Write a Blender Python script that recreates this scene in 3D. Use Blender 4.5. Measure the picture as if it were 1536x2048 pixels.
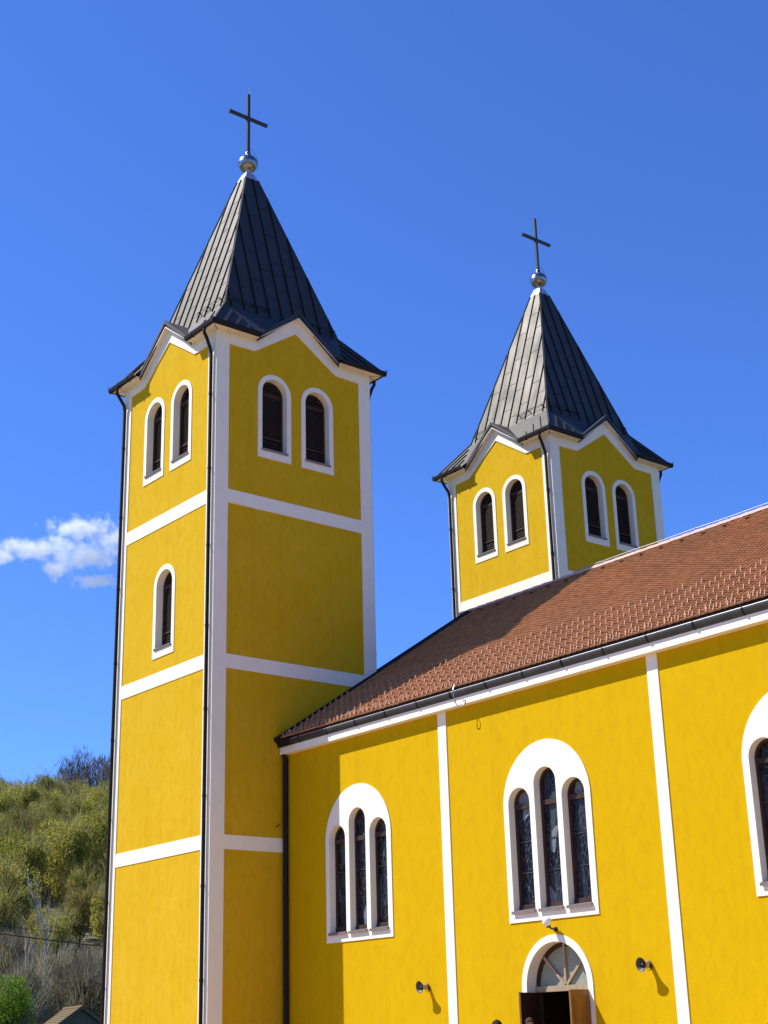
import bpy, bmesh, math, random
from mathutils import Vector, Matrix, Quaternion, noise
from mathutils.geometry import tessellate_polygon

for o in list(bpy.data.objects):
    bpy.data.objects.remove(o)
S = bpy.context.scene
COL = S.collection
rad = math.radians

# ------------------------------------------------------------------ camera
cam_d = bpy.data.cameras.new('camera')
cam = bpy.data.objects.new('camera', cam_d)
COL.objects.link(cam)
yaw, pitch, roll = rad(50.832), rad(19.864), rad(-1.579)
fw = Vector((-math.sin(yaw) * math.cos(pitch), math.cos(yaw) * math.cos(pitch), math.sin(pitch)))
rt = fw.cross(Vector((0, 0, 1))).normalized()
up = rt.cross(fw)
rt2 = rt * math.cos(roll) + up * math.sin(roll)
up2 = -rt * math.sin(roll) + up * math.cos(roll)
m3 = Matrix((rt2, up2, -fw)).transposed()
CAM = Vector((29.133, -18.3, 1.45))
cam.matrix_world = Matrix.Translation(CAM) @ m3.to_4x4()
cam_d.sensor_fit = 'VERTICAL'
cam_d.sensor_height = 24
cam_d.sensor_width = 18
cam_d.lens = 2922.9 / 2048 * 24
cam_d.clip_start = 0.1
cam_d.clip_end = 20000
S.camera = cam

# ------------------------------------------------------------------ light
SUN = Vector((-1.01, -1.0, 1.82)).normalized()      # towards the sun
world = bpy.data.worlds.new('World')
S.world = world
world.use_nodes = True
wn = world.node_tree
wn.nodes.clear()
w_out = wn.nodes.new('ShaderNodeOutputWorld')
w_bg = wn.nodes.new('ShaderNodeBackground')
w_sky = wn.nodes.new('ShaderNodeTexSky')
w_sky.sky_type = 'NISHITA'
w_sky.sun_disc = False
w_sky.sun_elevation = math.asin(SUN.z)
w_sky.sun_rotation = math.atan2(SUN.x, SUN.y)
w_sky.altitude = 600
w_sky.air_density = 1.0
w_sky.dust_density = 0.2
w_sky.ozone_density = 3.0
w_tint = wn.nodes.new('ShaderNodeMix')          # clear spring sky: deeper blue than the plain model
w_tint.data_type = 'RGBA'
w_tint.blend_type = 'MULTIPLY'
w_tint.inputs['Factor'].default_value = 1.0
w_tint.inputs['B'].default_value = (0.47, 0.77, 1.42, 1)
w_bg.inputs['Strength'].default_value = 0.10
wn.links.new(w_sky.outputs[0], w_tint.inputs['A'])
wn.links.new(w_tint.outputs['Result'], w_bg.inputs['Color'])
wn.links.new(w_bg.outputs[0], w_out.inputs['Surface'])

sun_d = bpy.data.lights.new('sun', 'SUN')
sun_d.energy = 5.0
sun_d.angle = rad(0.5)
sun_d.color = (1.0, 0.955, 0.88)
sun = bpy.data.objects.new('sun', sun_d)
COL.objects.link(sun)
sun.rotation_euler = SUN.to_track_quat('Z', 'Y').to_euler()
sun.location = (0, 0, 60)

S.view_settings.view_transform = 'Standard'
S.view_settings.look = 'None'
S.view_settings.exposure = 0.62
S.view_settings.gamma = 1
S.render.engine = 'CYCLES'
cy = S.cycles
cy.use_denoising = True
cy.max_bounces = 8
cy.diffuse_bounces = 4
cy.glossy_bounces = 3
cy.transmission_bounces = 4
cy.volume_bounces = 8
cy.sample_clamp_indirect = 8

# ------------------------------------------------------------------ materials
def nodes_of(name):
    m = bpy.data.materials.new(name)
    m.use_nodes = True
    nt = m.node_tree
    b = nt.nodes['Principled BSDF']
    return m, nt, b

def N(nt, t, **kw):
    n = nt.nodes.new(t)
    for k, v in kw.items():
        if k.startswith('i_'):
            n.inputs[k[2:].replace('_', ' ')].default_value = v
        else:
            setattr(n, k, v)
    return n

def mat(name, c1, c2=None, scale=3.0, rough=0.8, metal=0.0, spec=0.5, bump=0.0, bscale=60.0, detail=5.0, stretch=(1, 1, 1), lo=0.35, hi=0.65, bdist=0.02):
    m, nt, b = nodes_of(name)
    b.inputs['Roughness'].default_value = rough
    b.inputs['Metallic'].default_value = metal
    b.inputs['Specular IOR Level'].default_value = spec
    tc = N(nt, 'ShaderNodeTexCoord')
    mp = N(nt, 'ShaderNodeMapping')
    mp.inputs['Scale'].default_value = stretch
    nt.links.new(tc.outputs['Object'], mp.inputs['Vector'])
    if c2 is None:
        b.inputs['Base Color'].default_value = (*c1, 1)
    else:
        nz = N(nt, 'ShaderNodeTexNoise')
        nz.inputs['Scale'].default_value = scale
        nz.inputs['Detail'].default_value = detail
        nz.inputs['Roughness'].default_value = 0.62
        nt.links.new(mp.outputs[0], nz.inputs['Vector'])
        cr = N(nt, 'ShaderNodeValToRGB')
        cr.color_ramp.elements[0].position = lo
        cr.color_ramp.elements[1].position = hi
        cr.color_ramp.elements[0].color = (*c1, 1)
        cr.color_ramp.elements[1].color = (*c2, 1)
        nt.links.new(nz.outputs['Fac'], cr.inputs[0])
        nt.links.new(cr.outputs[0], b.inputs['Base Color'])
    if bump > 0:
        nb = N(nt, 'ShaderNodeTexNoise')
        nb.inputs['Scale'].default_value = bscale
        nb.inputs['Detail'].default_value = 4
        nt.links.new(mp.outputs[0], nb.inputs['Vector'])
        bp = N(nt, 'ShaderNodeBump')
        bp.inputs['Strength'].default_value = bump
        bp.inputs['Distance'].default_value = bdist
        nt.links.new(nb.outputs['Fac'], bp.inputs['Height'])
        nt.links.new(bp.outputs[0], b.inputs['Normal'])
    return m

def stucco(name, base, dark, worn, streak=0.5):
    """painted render: mottled in two scales, faint vertical weather streaks, grainy bump"""
    m, nt, b = nodes_of(name)
    b.inputs['Roughness'].default_value = 0.9
    b.inputs['Specular IOR Level'].default_value = 0.06
    tc = N(nt, 'ShaderNodeTexCoord')
    def noisy(scale, detail, st=(1, 1, 1)):
        mp = N(nt, 'ShaderNodeMapping')
        mp.inputs['Scale'].default_value = st
        nt.links.new(tc.outputs['Object'], mp.inputs['Vector'])
        nz = N(nt, 'ShaderNodeTexNoise')
        nz.inputs['Scale'].default_value = scale
        nz.inputs['Detail'].default_value = detail
        nz.inputs['Roughness'].default_value = 0.65
        nt.links.new(mp.outputs[0], nz.inputs['Vector'])
        return nz
    def ramp(src, lo, hi):
        r = N(nt, 'ShaderNodeMapRange')
        r.inputs['From Min'].default_value = lo
        r.inputs['From Max'].default_value = hi
        nt.links.new(src.outputs['Fac'], r.inputs['Value'])
        return r
    a = ramp(noisy(0.9, 6), 0.36, 0.68)
    c = ramp(noisy(7.0, 5, (1, 1, 0.45)), 0.46, 0.72)
    mx = N(nt, 'ShaderNodeMix', data_type='RGBA')
    mx.inputs['A'].default_value = (*base, 1)
    mx.inputs['B'].default_value = (*worn, 1)
    nt.links.new(a.outputs[0], mx.inputs['Factor'])
    sc = N(nt, 'ShaderNodeMath', operation='MULTIPLY')
    sc.inputs[1].default_value = streak
    nt.links.new(c.outputs[0], sc.inputs[0])
    mx2 = N(nt, 'ShaderNodeMix', data_type='RGBA')
    mx2.inputs['B'].default_value = (*dark, 1)
    nt.links.new(mx.outputs['Result'], mx2.inputs['A'])
    nt.links.new(sc.outputs[0], mx2.inputs['Factor'])
    st = ramp(noisy(1.0, 4, (3.2, 3.2, 0.09)), 0.52, 0.80)
    s2 = N(nt, 'ShaderNodeMath', operation='MULTIPLY')
    s2.inputs[1].default_value = 0.30
    nt.links.new(st.outputs[0], s2.inputs[0])
    mx3 = N(nt, 'ShaderNodeMix', data_type='RGBA')
    mx3.inputs['B'].default_value = (dark[0] * .8, dark[1] * .8, dark[2] + .004, 1)
    nt.links.new(mx2.outputs['Result'], mx3.inputs['A'])
    nt.links.new(s2.outputs[0], mx3.inputs['Factor'])
    fl = ramp(noisy(24.0, 3), 0.40, 0.70)
    s3 = N(nt, 'ShaderNodeMath', operation='MULTIPLY')
    s3.inputs[1].default_value = 0.35
    nt.links.new(fl.outputs[0], s3.inputs[0])
    mx4 = N(nt, 'ShaderNodeMix', data_type='RGBA')
    mx4.inputs['B'].default_value = (*dark, 1)
    nt.links.new(mx3.outputs['Result'], mx4.inputs['A'])
    nt.links.new(s3.outputs[0], mx4.inputs['Factor'])
    nt.links.new(mx4.outputs['Result'], b.inputs['Base Color'])
    nb = noisy(70, 4)
    bp = N(nt, 'ShaderNodeBump')
    bp.inputs['Strength'].default_value = 0.35
    bp.inputs['Distance'].default_value = 0.012
    nt.links.new(nb.outputs['Fac'], bp.inputs['Height'])
    nt.links.new(bp.outputs[0], b.inputs['Normal'])
    return m

M = {}
M['tower_yellow'] = stucco('tower_yellow', (0.575, 0.362, 0.009), (0.49, 0.285, 0.003), (0.61, 0.39, 0.020), 0.6)
M['nave_yellow'] = stucco('nave_yellow', (0.555, 0.345, 0.001), (0.48, 0.28, 0.001), (0.58, 0.365, 0.002), 0.6)
M['white'] = mat('white_trim', (0.80, 0.765, 0.63), (0.73, 0.69, 0.56), 2.5, 0.85, 0, 0.25, 0.25, 90, lo=0.45, hi=0.85, bdist=0.006)
M['soffit'] = mat('soffit_board', (0.70, 0.66, 0.58), (0.42, 0.38, 0.32), 6, 0.85, 0, 0.2, lo=0.52, hi=0.85)
M['brown'] = mat('brown_timber', (0.034, 0.018, 0.013), (0.060, 0.032, 0.022), 9, 0.6, 0, 0.2, stretch=(1, 1, 0.2))
M['louvre'] = mat('louvre_timber', (0.046, 0.031, 0.024), (0.074, 0.05, 0.038), 12, 0.6, 0, 0.15)
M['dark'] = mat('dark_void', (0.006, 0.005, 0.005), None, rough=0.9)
M['sill'] = mat('sill_metal', (0.16, 0.13, 0.12), (0.22, 0.18, 0.165), 8, 0.5, 0.2, 0.5)
M['pipe'] = mat('pipe_metal', (0.010, 0.008, 0.008), (0.016, 0.013, 0.013), 8, 0.6, 0.0, 0.18)
M['gutter'] = mat('gutter_metal', (0.024, 0.0245, 0.024), (0.045, 0.0455, 0.044), 5, 0.5, 0.0, 0.35)
M['spire'] = mat('spire_sheet_metal', (0.008, 0.008, 0.008), (0.018, 0.0178, 0.0175), 3.0, 0.58, 0.0, 0.72, 0.25, 2.6, stretch=(1, 1, 0.22), lo=0.3, hi=0.7, bdist=0.035)
def uneven_sheen(m, lo, hi):
    nt = m.node_tree
    b = nt.nodes['Principled BSDF']
    tc = N(nt, 'ShaderNodeTexCoord')
    mp = N(nt, 'ShaderNodeMapping')
    mp.inputs['Scale'].default_value = (2.4, 2.4, 0.5)
    nz = N(nt, 'ShaderNodeTexNoise')
    nz.inputs['Scale'].default_value = 1.0
    nz.inputs['Detail'].default_value = 5
    mr = N(nt, 'ShaderNodeMapRange')
    mr.inputs['From Min'].default_value = 0.3
    mr.inputs['From Max'].default_value = 0.7
    mr.inputs['To Min'].default_value = lo
    mr.inputs['To Max'].default_value = hi
    nt.links.new(tc.outputs['Object'], mp.inputs['Vector'])
    nt.links.new(mp.outputs[0], nz.inputs['Vector'])
    nt.links.new(nz.outputs['Fac'], mr.inputs['Value'])
    nt.links.new(mr.outputs[0], b.inputs['Roughness'])
uneven_sheen(M['spire'], 0.50, 0.66)
M['spire'].node_tree.nodes['Principled BSDF'].inputs['Specular Tint'].default_value = (1.0, 0.92, 0.80, 1)
M['cap'] = mat('bright_sheet_metal', (0.55, 0.55, 0.57), (0.40, 0.40, 0.43), 9, 0.38, 0.6, 0.5)
M['ball'] = mat('polished_metal', (0.34, 0.335, 0.34), (0.22, 0.22, 0.225), 12, 0.26, 1.0, 0.5, 0.1, 8)
M['cross'] = mat('cross_steel', (0.030, 0.034, 0.045), (0.05, 0.055, 0.07), 6, 0.35, 0.3, 0.6)
M['wire'] = mat('grey_wire', (0.35, 0.36, 0.38), None, rough=0.4, metal=0.6)
M['ridge'] = mat('ridge_cap_tile', (0.50, 0.30, 0.22), (0.62, 0.42, 0.34), 5, 0.8)
M['hook'] = mat('guard_tile', (0.40, 0.195, 0.10), (0.49, 0.25, 0.14), 4, 0.75)
M['fan_glass'] = mat('frosted_glass', (0.22, 0.25, 0.18), (0.28, 0.31, 0.22), 3, 0.45, 0, 0.2)
M['oak'] = mat('varnished_timber', (0.30, 0.215, 0.12), (0.38, 0.28, 0.16), 5, 0.5, 0, 0.5, stretch=(4, 4, 0.6))
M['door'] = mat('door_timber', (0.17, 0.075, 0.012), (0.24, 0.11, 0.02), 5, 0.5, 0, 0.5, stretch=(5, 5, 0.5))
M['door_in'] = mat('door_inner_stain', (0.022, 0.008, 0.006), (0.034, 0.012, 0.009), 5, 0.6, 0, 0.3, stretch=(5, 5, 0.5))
M['horn'] = mat('horn_enamel', (0.30, 0.275, 0.22), (0.38, 0.35, 0.29), 10, 0.45)
M['horn_in'] = mat('horn_throat', (0.055, 0.048, 0.042), None, rough=0.55)
M['opal'] = mat('opal_glass', (0.82, 0.80, 0.76), None, rough=0.25)
M['lamp_iron'] = mat('lamp_iron', (0.03, 0.018, 0.014), None, rough=0.5)
M['concrete'] = mat('plaza_paving', (0.38, 0.24, 0.125), (0.45, 0.29, 0.16), 1.4, 0.9, bump=0.2, bscale=30)
M['grass'] = mat('meadow', (0.06, 0.085, 0.022), (0.11, 0.125, 0.04), 0.35, 0.95, bump=0.4, bscale=8, bdist=0.1)
M['forest_floor'] = mat('forest_floor', (0.07, 0.07, 0.03), (0.12, 0.11, 0.05), 0.22, 0.95, bump=0.8, bscale=2, bdist=0.5)
M['render_wall'] = mat('nave_far_wall', (0.60, 0.36, 0.006), None, rough=0.9)
M['inside'] = mat('inside_plaster', (0.10, 0.09, 0.08), None, rough=0.95)

def tile_mat():
    """terracotta: each tile its own tone (white noise of tile column and row), soot, lichen"""
    m, nt, b = nodes_of('roof_tile')
    b.inputs['Roughness'].default_value = 0.8
    b.inputs['Specular IOR Level'].default_value = 0.3
    tc = N(nt, 'ShaderNodeTexCoord')
    sp = N(nt, 'ShaderNodeSeparateXYZ')
    nt.links.new(tc.outputs['Object'], sp.inputs[0])
    def fl(sock, k):
        a = N(nt, 'ShaderNodeMath', operation='DIVIDE')
        a.inputs[1].default_value = k
        nt.links.new(sock, a.inputs[0])
        f = N(nt, 'ShaderNodeMath', operation='FLOOR')
        nt.links.new(a.outputs[0], f.inputs[0])
        return f.outputs[0]
    cx = N(nt, 'ShaderNodeCombineXYZ')
    nt.links.new(fl(sp.outputs['X'], 0.16), cx.inputs['X'])
    nt.links.new(fl(sp.outputs['Y'], 0.0908), cx.inputs['Y'])
    wnz = N(nt, 'ShaderNodeTexWhiteNoise', noise_dimensions='2D')
    nt.links.new(cx.outputs[0], wnz.inputs['Vector'])
    cr = N(nt, 'ShaderNodeValToRGB')
    e = cr.color_ramp.elements
    e[0].color = (0.34, 0.160, 0.070, 1)
    e[1].color = (0.47, 0.24, 0.112, 1)
    x = e.new(0.5)
    x.color = (0.405, 0.198, 0.088, 1)
    nt.links.new(wnz.outputs['Value'], cr.inputs[0])
    nz = N(nt, 'ShaderNodeTexNoise')
    nz.inputs['Scale'].default_value = 0.55
    nz.inputs['Detail'].default_value = 6
    nt.links.new(tc.outputs['Object'], nz.inputs['Vector'])
    mr = N(nt, 'ShaderNodeMapRange')
    mr.inputs['From Min'].default_value = 0.35
    mr.inputs['From Max'].default_value = 0.75
    mr.inputs['To Max'].default_value = 0.45
    nt.links.new(nz.outputs['Fac'], mr.inputs['Value'])
    mx = N(nt, 'ShaderNodeMix', data_type='RGBA')
    mx.inputs['B'].default_value = (0.27, 0.155, 0.075, 1)
    nt.links.new(mr.outputs[0], mx.inputs['Factor'])
    nt.links.new(cr.outputs[0], mx.inputs['A'])
    nt.links.new(mx.outputs['Result'], b.inputs['Base Color'])
    return m
M['tile'] = tile_mat()

def stained_mat():
    """leaded glass seen from outside in daylight: dark panes in muted colours between thin grey leads"""
    m, nt, b = nodes_of('stained_glass')
    b.inputs['Roughness'].default_value = 0.22
    b.inputs['Specular IOR Level'].default_value = 0.14
    tc = N(nt, 'ShaderNodeTexCoord')
    mp = N(nt, 'ShaderNodeMapping')
    mp.inputs['Scale'].default_value = (1.25, 0.3, 0.5)
    nt.links.new(tc.outputs['Object'], mp.inputs['Vector'])
    nz = N(nt, 'ShaderNodeTexNoise')
    nz.inputs['Scale'].default_value = 1.6
    nt.links.new(mp.outputs[0], nz.inputs['Vector'])
    ad = N(nt, 'ShaderNodeMix', data_type='RGBA')
    ad.inputs['Factor'].default_value = 0.22
    nt.links.new(mp.outputs[0], ad.inputs['A'])
    nt.links.new(nz.outputs['Color'], ad.inputs['B'])
    v = N(nt, 'ShaderNodeTexVoronoi', feature='DISTANCE_TO_EDGE')
    v.inputs['Scale'].default_value = 13
    nt.links.new(ad.outputs['Result'], v.inputs['Vector'])
    lt = N(nt, 'ShaderNodeMath', operation='LESS_THAN')
    lt.inputs[1].default_value = 0.028
    nt.links.new(v.outputs['Distance'], lt.inputs[0])
    v2 = N(nt, 'ShaderNodeTexVoronoi', feature='F1')
    v2.inputs['Scale'].default_value = 5.5
    nt.links.new(ad.outputs['Result'], v2.inputs['Vector'])
    cr = N(nt, 'ShaderNodeValToRGB')
    cr.color_ramp.interpolation = 'CONSTANT'
    e = cr.color_ramp.elements
    e[0].color = (0.006, 0.007, 0.010, 1)
    e[1].position = 0.42
    e[1].color = (0.010, 0.014, 0.030, 1)
    for p, c in ((0.56, (0.03, 0.05, 0.055)), (0.68, (0.008, 0.008, 0.010)), (0.80, (0.15, 0.17, 0.19)), (0.87, (0.02, 0.022, 0.03))):
        q = e.new(p)
        q.color = (*c, 1)
    sp = N(nt, 'ShaderNodeSeparateColor')
    nt.links.new(v2.outputs['Color'], sp.inputs[0])
    nt.links.new(sp.outputs[0], cr.inputs[0])
    mx = N(nt, 'ShaderNodeMix', data_type='RGBA')
    mx.inputs['B'].default_value = (0.075, 0.078, 0.078, 1)
    nt.links.new(lt.outputs[0], mx.inputs['Factor'])
    nt.links.new(cr.outputs[0], mx.inputs['A'])
    nt.links.new(mx.outputs['Result'], b.inputs['Base Color'])
    return m
M['stained'] = stained_mat()

# ------------------------------------------------------------------ mesh helpers
class MB:
    def __init__(self):
        self.v, self.f, self.mi = [], [], []
    def add(self, vs, fs, mi=0):
        n = len(self.v)
        self.v += [tuple(p) for p in vs]
        self.f += [tuple(i + n for i in f) for f in fs]
        self.mi += [mi] * len(fs)
    def box(self, a, b, mi=0):
        x0, y0, z0 = a
        x1, y1, z1 = b
        self.add([(x0, y0, z0), (x1, y0, z0), (x1, y1, z0), (x0, y1, z0), (x0, y0, z1), (x1, y0, z1), (x1, y1, z1), (x0, y1, z1)],
                 [(0, 3, 2, 1), (4, 5, 6, 7), (0, 1, 5, 4), (1, 2, 6, 5), (2, 3, 7, 6), (3, 0, 4, 7)], mi)
    def hexa(self, p, mi=0):
        self.add(p, [(0, 3, 2, 1), (4, 5, 6, 7), (0, 1, 5, 4), (1, 2, 6, 5), (2, 3, 7, 6), (3, 0, 4, 7)], mi)
    def bar(self, p, q, w, h, nrm, mi=0, sink=0.0):
        """box from p to q, w wide, standing h along nrm"""
        p, q, nrm = Vector(p), Vector(q), Vector(nrm).normalized()
        d = (q - p).normalized()
        s = d.cross(nrm).normalized() * (w / 2)
        lo, hi = nrm * -sink, nrm * h
        self.hexa([p - s + lo, q - s + lo, q + s + lo, p + s + lo, p - s + hi, q - s + hi, q + s + hi, p + s + hi], mi)
    def tube(self, pts, r, n=8, mi=0, cap=True):
        pts = [Vector(p) for p in pts]
        rs = r if isinstance(r, (list, tuple)) else [r] * len(pts)
        rings = []
        prev = None
        for i, p in enumerate(pts):
            if i == 0:
                d = pts[1] - p
            elif i == len(pts) - 1:
                d = p - pts[i - 1]
            else:
                d = (pts[i + 1] - p).normalized() + (p - pts[i - 1]).normalized()
            d.normalize()
            if prev is None:
                a = d.cross(Vector((0, 0, 1)) if abs(d.z) < 0.9 else Vector((1, 0, 0))).normalized()
            else:
                a = (prev - d * prev.dot(d)).normalized()
            prev = a
            b = d.cross(a)
            rings.append([p + (a * math.cos(2 * math.pi * k / n) + b * math.sin(2 * math.pi * k / n)) * rs[i] for k in range(n)])
        vs = [v for rg in rings for v in rg]
        fs = []
        for i in range(len(pts) - 1):
            for k in range(n):
                k2 = (k + 1) % n
                fs.append((i * n + k, i * n + k2, (i + 1) * n + k2, (i + 1) * n + k))
        if cap:
            fs.append(tuple(range(n - 1, -1, -1)))
            fs.append(tuple((len(pts) - 1) * n + k for k in range(n)))
        self.add(vs, fs, mi)
    def lathe(self, c, prof, n=24, mi=0, axis=None):
        """prof: list of (radius, height along axis)"""
        c = Vector(c)
        ax = Vector(axis).normalized() if axis else Vector((0, 0, 1))
        a = ax.cross(Vector((0, 0, 1)) if abs(ax.z) < 0.9 else Vector((1, 0, 0))).normalized()
        b = ax.cross(a)
        vs, fs = [], []
        for r, z in prof:
            for k in range(n):
                t = 2 * math.pi * k / n
                vs.append(c + ax * z + (a * math.cos(t) + b * math.sin(t)) * r)
        for i in range(len(prof) - 1):
            for k in range(n):
                k2 = (k + 1) % n
                fs.append((i * n + k, i * n + k2, (i + 1) * n + k2, (i + 1) * n + k))
        self.add(vs, fs, mi)
    def panel(self, outer, holes, to3, d0, d1, mi=0, back=True):
        """flat slab with holes: outline in (u, z), front at depth d1, back at depth d0"""
        loops = [[Vector((p[0], p[1], 0)) for p in lp] for lp in [outer] + list(holes)]
        tris = tessellate_polygon(loops)
        flat = [p for lp in loops for p in lp]
        n = len(flat)
        vs = [to3(p.x, p.y, d1) for p in flat] + [to3(p.x, p.y, d0) for p in flat]
        fs = [tuple(t) for t in tris]
        if back:
            fs += [tuple(i + n for i in reversed(t)) for t in tris]
        k = 0
        for lp in loops:
            L = len(lp)
            for i in range(L):
                j = (i + 1) % L
                fs.append((k + i, k + j, n + k + j, n + k + i))
            k += L
        self.add(vs, fs, mi)
    def build(self, name, mats, parent=None, smooth=False, fix=True):
        me = bpy.data.meshes.new(name)
        me.from_pydata(self.v, [], self.f)
        if not isinstance(mats, (list, tuple)):
            mats = [mats]
        for x in mats:
            me.materials.append(x)
        me.polygons.foreach_set('material_index', self.mi)
        if fix:
            bm = bmesh.new()
            bm.from_mesh(me)
            bmesh.ops.recalc_face_normals(bm, faces=bm.faces)
            bm.to_mesh(me)
            bm.free()
        if smooth:
            me.polygons.foreach_set('use_smooth', [True] * len(me.polygons))
        me.update()
        o = bpy.data.objects.new(name, me)
        COL.objects.link(o)
        if parent is not None:
            o.parent = parent
        return o

def tag(o, label=None, cat=None, group=None, kind=None):
    if label: o['label'] = label
    if cat: o['category'] = cat
    if group: o['group'] = group
    if kind: o['kind'] = kind
    return o

def empty(name, loc=(0, 0, 0), rz=0):
    o = bpy.data.objects.new(name, None)
    o.empty_display_size = 0.5
    COL.objects.link(o)
    o.location = loc
    o.rotation_euler = (0, 0, rz)
    return o

def arch(uc, zb, r, zs, n=24):
    """round-headed outline: bottom zb, spring line zs, radius r"""
    p = [(uc - r, zb), (uc + r, zb), (uc + r, zs)]
    for k in range(1, n):
        t = math.pi * k / n
        p.append((uc + r * math.cos(t), zs + r * math.sin(t)))
    p.append((uc - r, zs))
    return p

# ------------------------------------------------------------------ the church
WX, WY = 4.788, 5.0
FAR = 12.121
church = tag(empty('church', (0, 0, 0)), 'bright yellow church with white trim, two spired bell towers and a red tiled nave roof', 'church')

Z_SOF, Z_SOFA = 18.97, 19.96          # soffit height at the corners and under the gable peak
Z_EAV, Z_APX = 19.07, 20.17           # roof edge
NOTCH = 1.35
OV = 0.28                             # overhang of the horizontal eaves
OVR = 0.18                            # overhang of the raking eaves
PIL = 0.375
BANDS = ((5.704, 6.036), (9.997, 10.35), (14.249, 14.614))

def face_fn(side, oy):
    if side == 'S': return (lambda u, z, d: (-WX + u, oy - d, z)), WX
    if side == 'E': return (lambda u, z, d: (0 + d, oy + u, z)), WY
    if side == 'N': return (lambda u, z, d: (-u, oy + WY + d, z)), WX
    return (lambda u, z, d: (-WX - d, oy + WY - u, z)), WY

W_R, W_IN = 0.528, 0.393
def belfry_window(to3, uc, zb, parent, label=None):
    zs = zb + 2.427 - W_R
    fr = MB()
    r_in = W_IN - 0.055
    fr.panel(arch(uc, zb + 0.2, W_IN + 0.03, zs), [arch(uc, zb + 0.30, r_in, zs)], to3, -0.25, -0.185)
    a, b = to3(uc - r_in - .01, zs - 0.05, -0.24), to3(uc + r_in + .01, zs + 0.045, -0.178)
    fr.box([min(a[i], b[i]) for i in range(3)], [max(a[i], b[i]) for i in range(3)])
    a, b = to3(uc - r_in - .01, zb + 0.64, -0.24), to3(uc + r_in + .01, zb + 0.70, -0.18)
    fr.box([min(a[i], b[i]) for i in range(3)], [max(a[i], b[i]) for i in range(3)])
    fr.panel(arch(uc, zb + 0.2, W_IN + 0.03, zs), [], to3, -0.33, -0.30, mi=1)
    w = fr.build('belfry_window', [M['brown'], M['dark']], parent)
    if label: w['label'] = label
    s = MB()
    s.panel(arch(uc, zb, W_R, zs), [arch(uc, zb + 0.235, W_IN, zs)], to3, -0.26, 0.018)
    s.build('window_surround', M['white'], w)
    lv = MB()
    z = zb + 0.31
    while z < zs + r_in - 0.06:
        hw = r_in if z < zs else math.sqrt(max(0.001, r_in ** 2 - (z + 0.03 - zs) ** 2))
        if not (zs - 0.075 < z < zs + 0.04 or zb + 0.60 < z < zb + 0.69):
            hw += 0.01
            p = [to3(uc - hw, z, -0.192), to3(uc + hw, z, -0.192), to3(uc + hw, z + 0.05, -0.252), to3(uc - hw, z + 0.05, -0.252)]
            q = [(c[0], c[1], c[2] + 0.013) for c in p]
            lv.hexa(p + q)
        z += 0.062
    lv.build('louvre', M['louvre'], w)
    si = MB()
    L = [to3(uc - W_IN - .02, zb + 0.232, 0.055), to3(uc + W_IN + .02, zb + 0.232, 0.055), to3(uc + W_IN + .02, zb + 0.262, -0.19), to3(uc - W_IN - .02, zb + 0.262, -0.19)]
    si.hexa(L + [(c[0], c[1], c[2] + 0.02) for c in L])
    L = [to3(uc - W_IN - .02, zb + 0.20, 0.045), to3(uc + W_IN + .02, zb + 0.20, 0.045), to3(uc + W_IN + .02, zb + 0.232, 0.055), to3(uc - W_IN - .02, zb + 0.232, 0.055)]
    L2 = [to3(uc - W_IN - .02, zb + 0.20, 0.03), to3(uc + W_IN + .02, zb + 0.20, 0.03), to3(uc + W_IN + .02, zb + 0.232, 0.03), to3(uc - W_IN - .02, zb + 0.232, 0.03)]
    si.hexa(L2 + L)
    si.build('window_sill', M['sill'], w)
    return arch(uc, zb + 0.1, W_R - 0.06, zs)

def rpoly(w, zc, za, nt, dz=0.0):
    c = w / 2
    return [(w, zc + dz), (c + nt, zc + dz), (c, za + dz), (c - nt, zc + dz), (0, zc + dz)]

def downpipe(pts, parent, r=0.046):
    b = MB()
    b.tube(pts, r, 10)
    top, bot = Vector(pts[-2]), Vector(pts[-1])
    z = top.z - 1.1
    while z > bot.z + 0.3:
        b.tube([(top.x, top.y, z), (top.x, top.y, z - 0.06)], r + 0.007, 10)
        z -= 2.05
    return b.build('downpipe', M['pipe'], parent, smooth=False)

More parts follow.
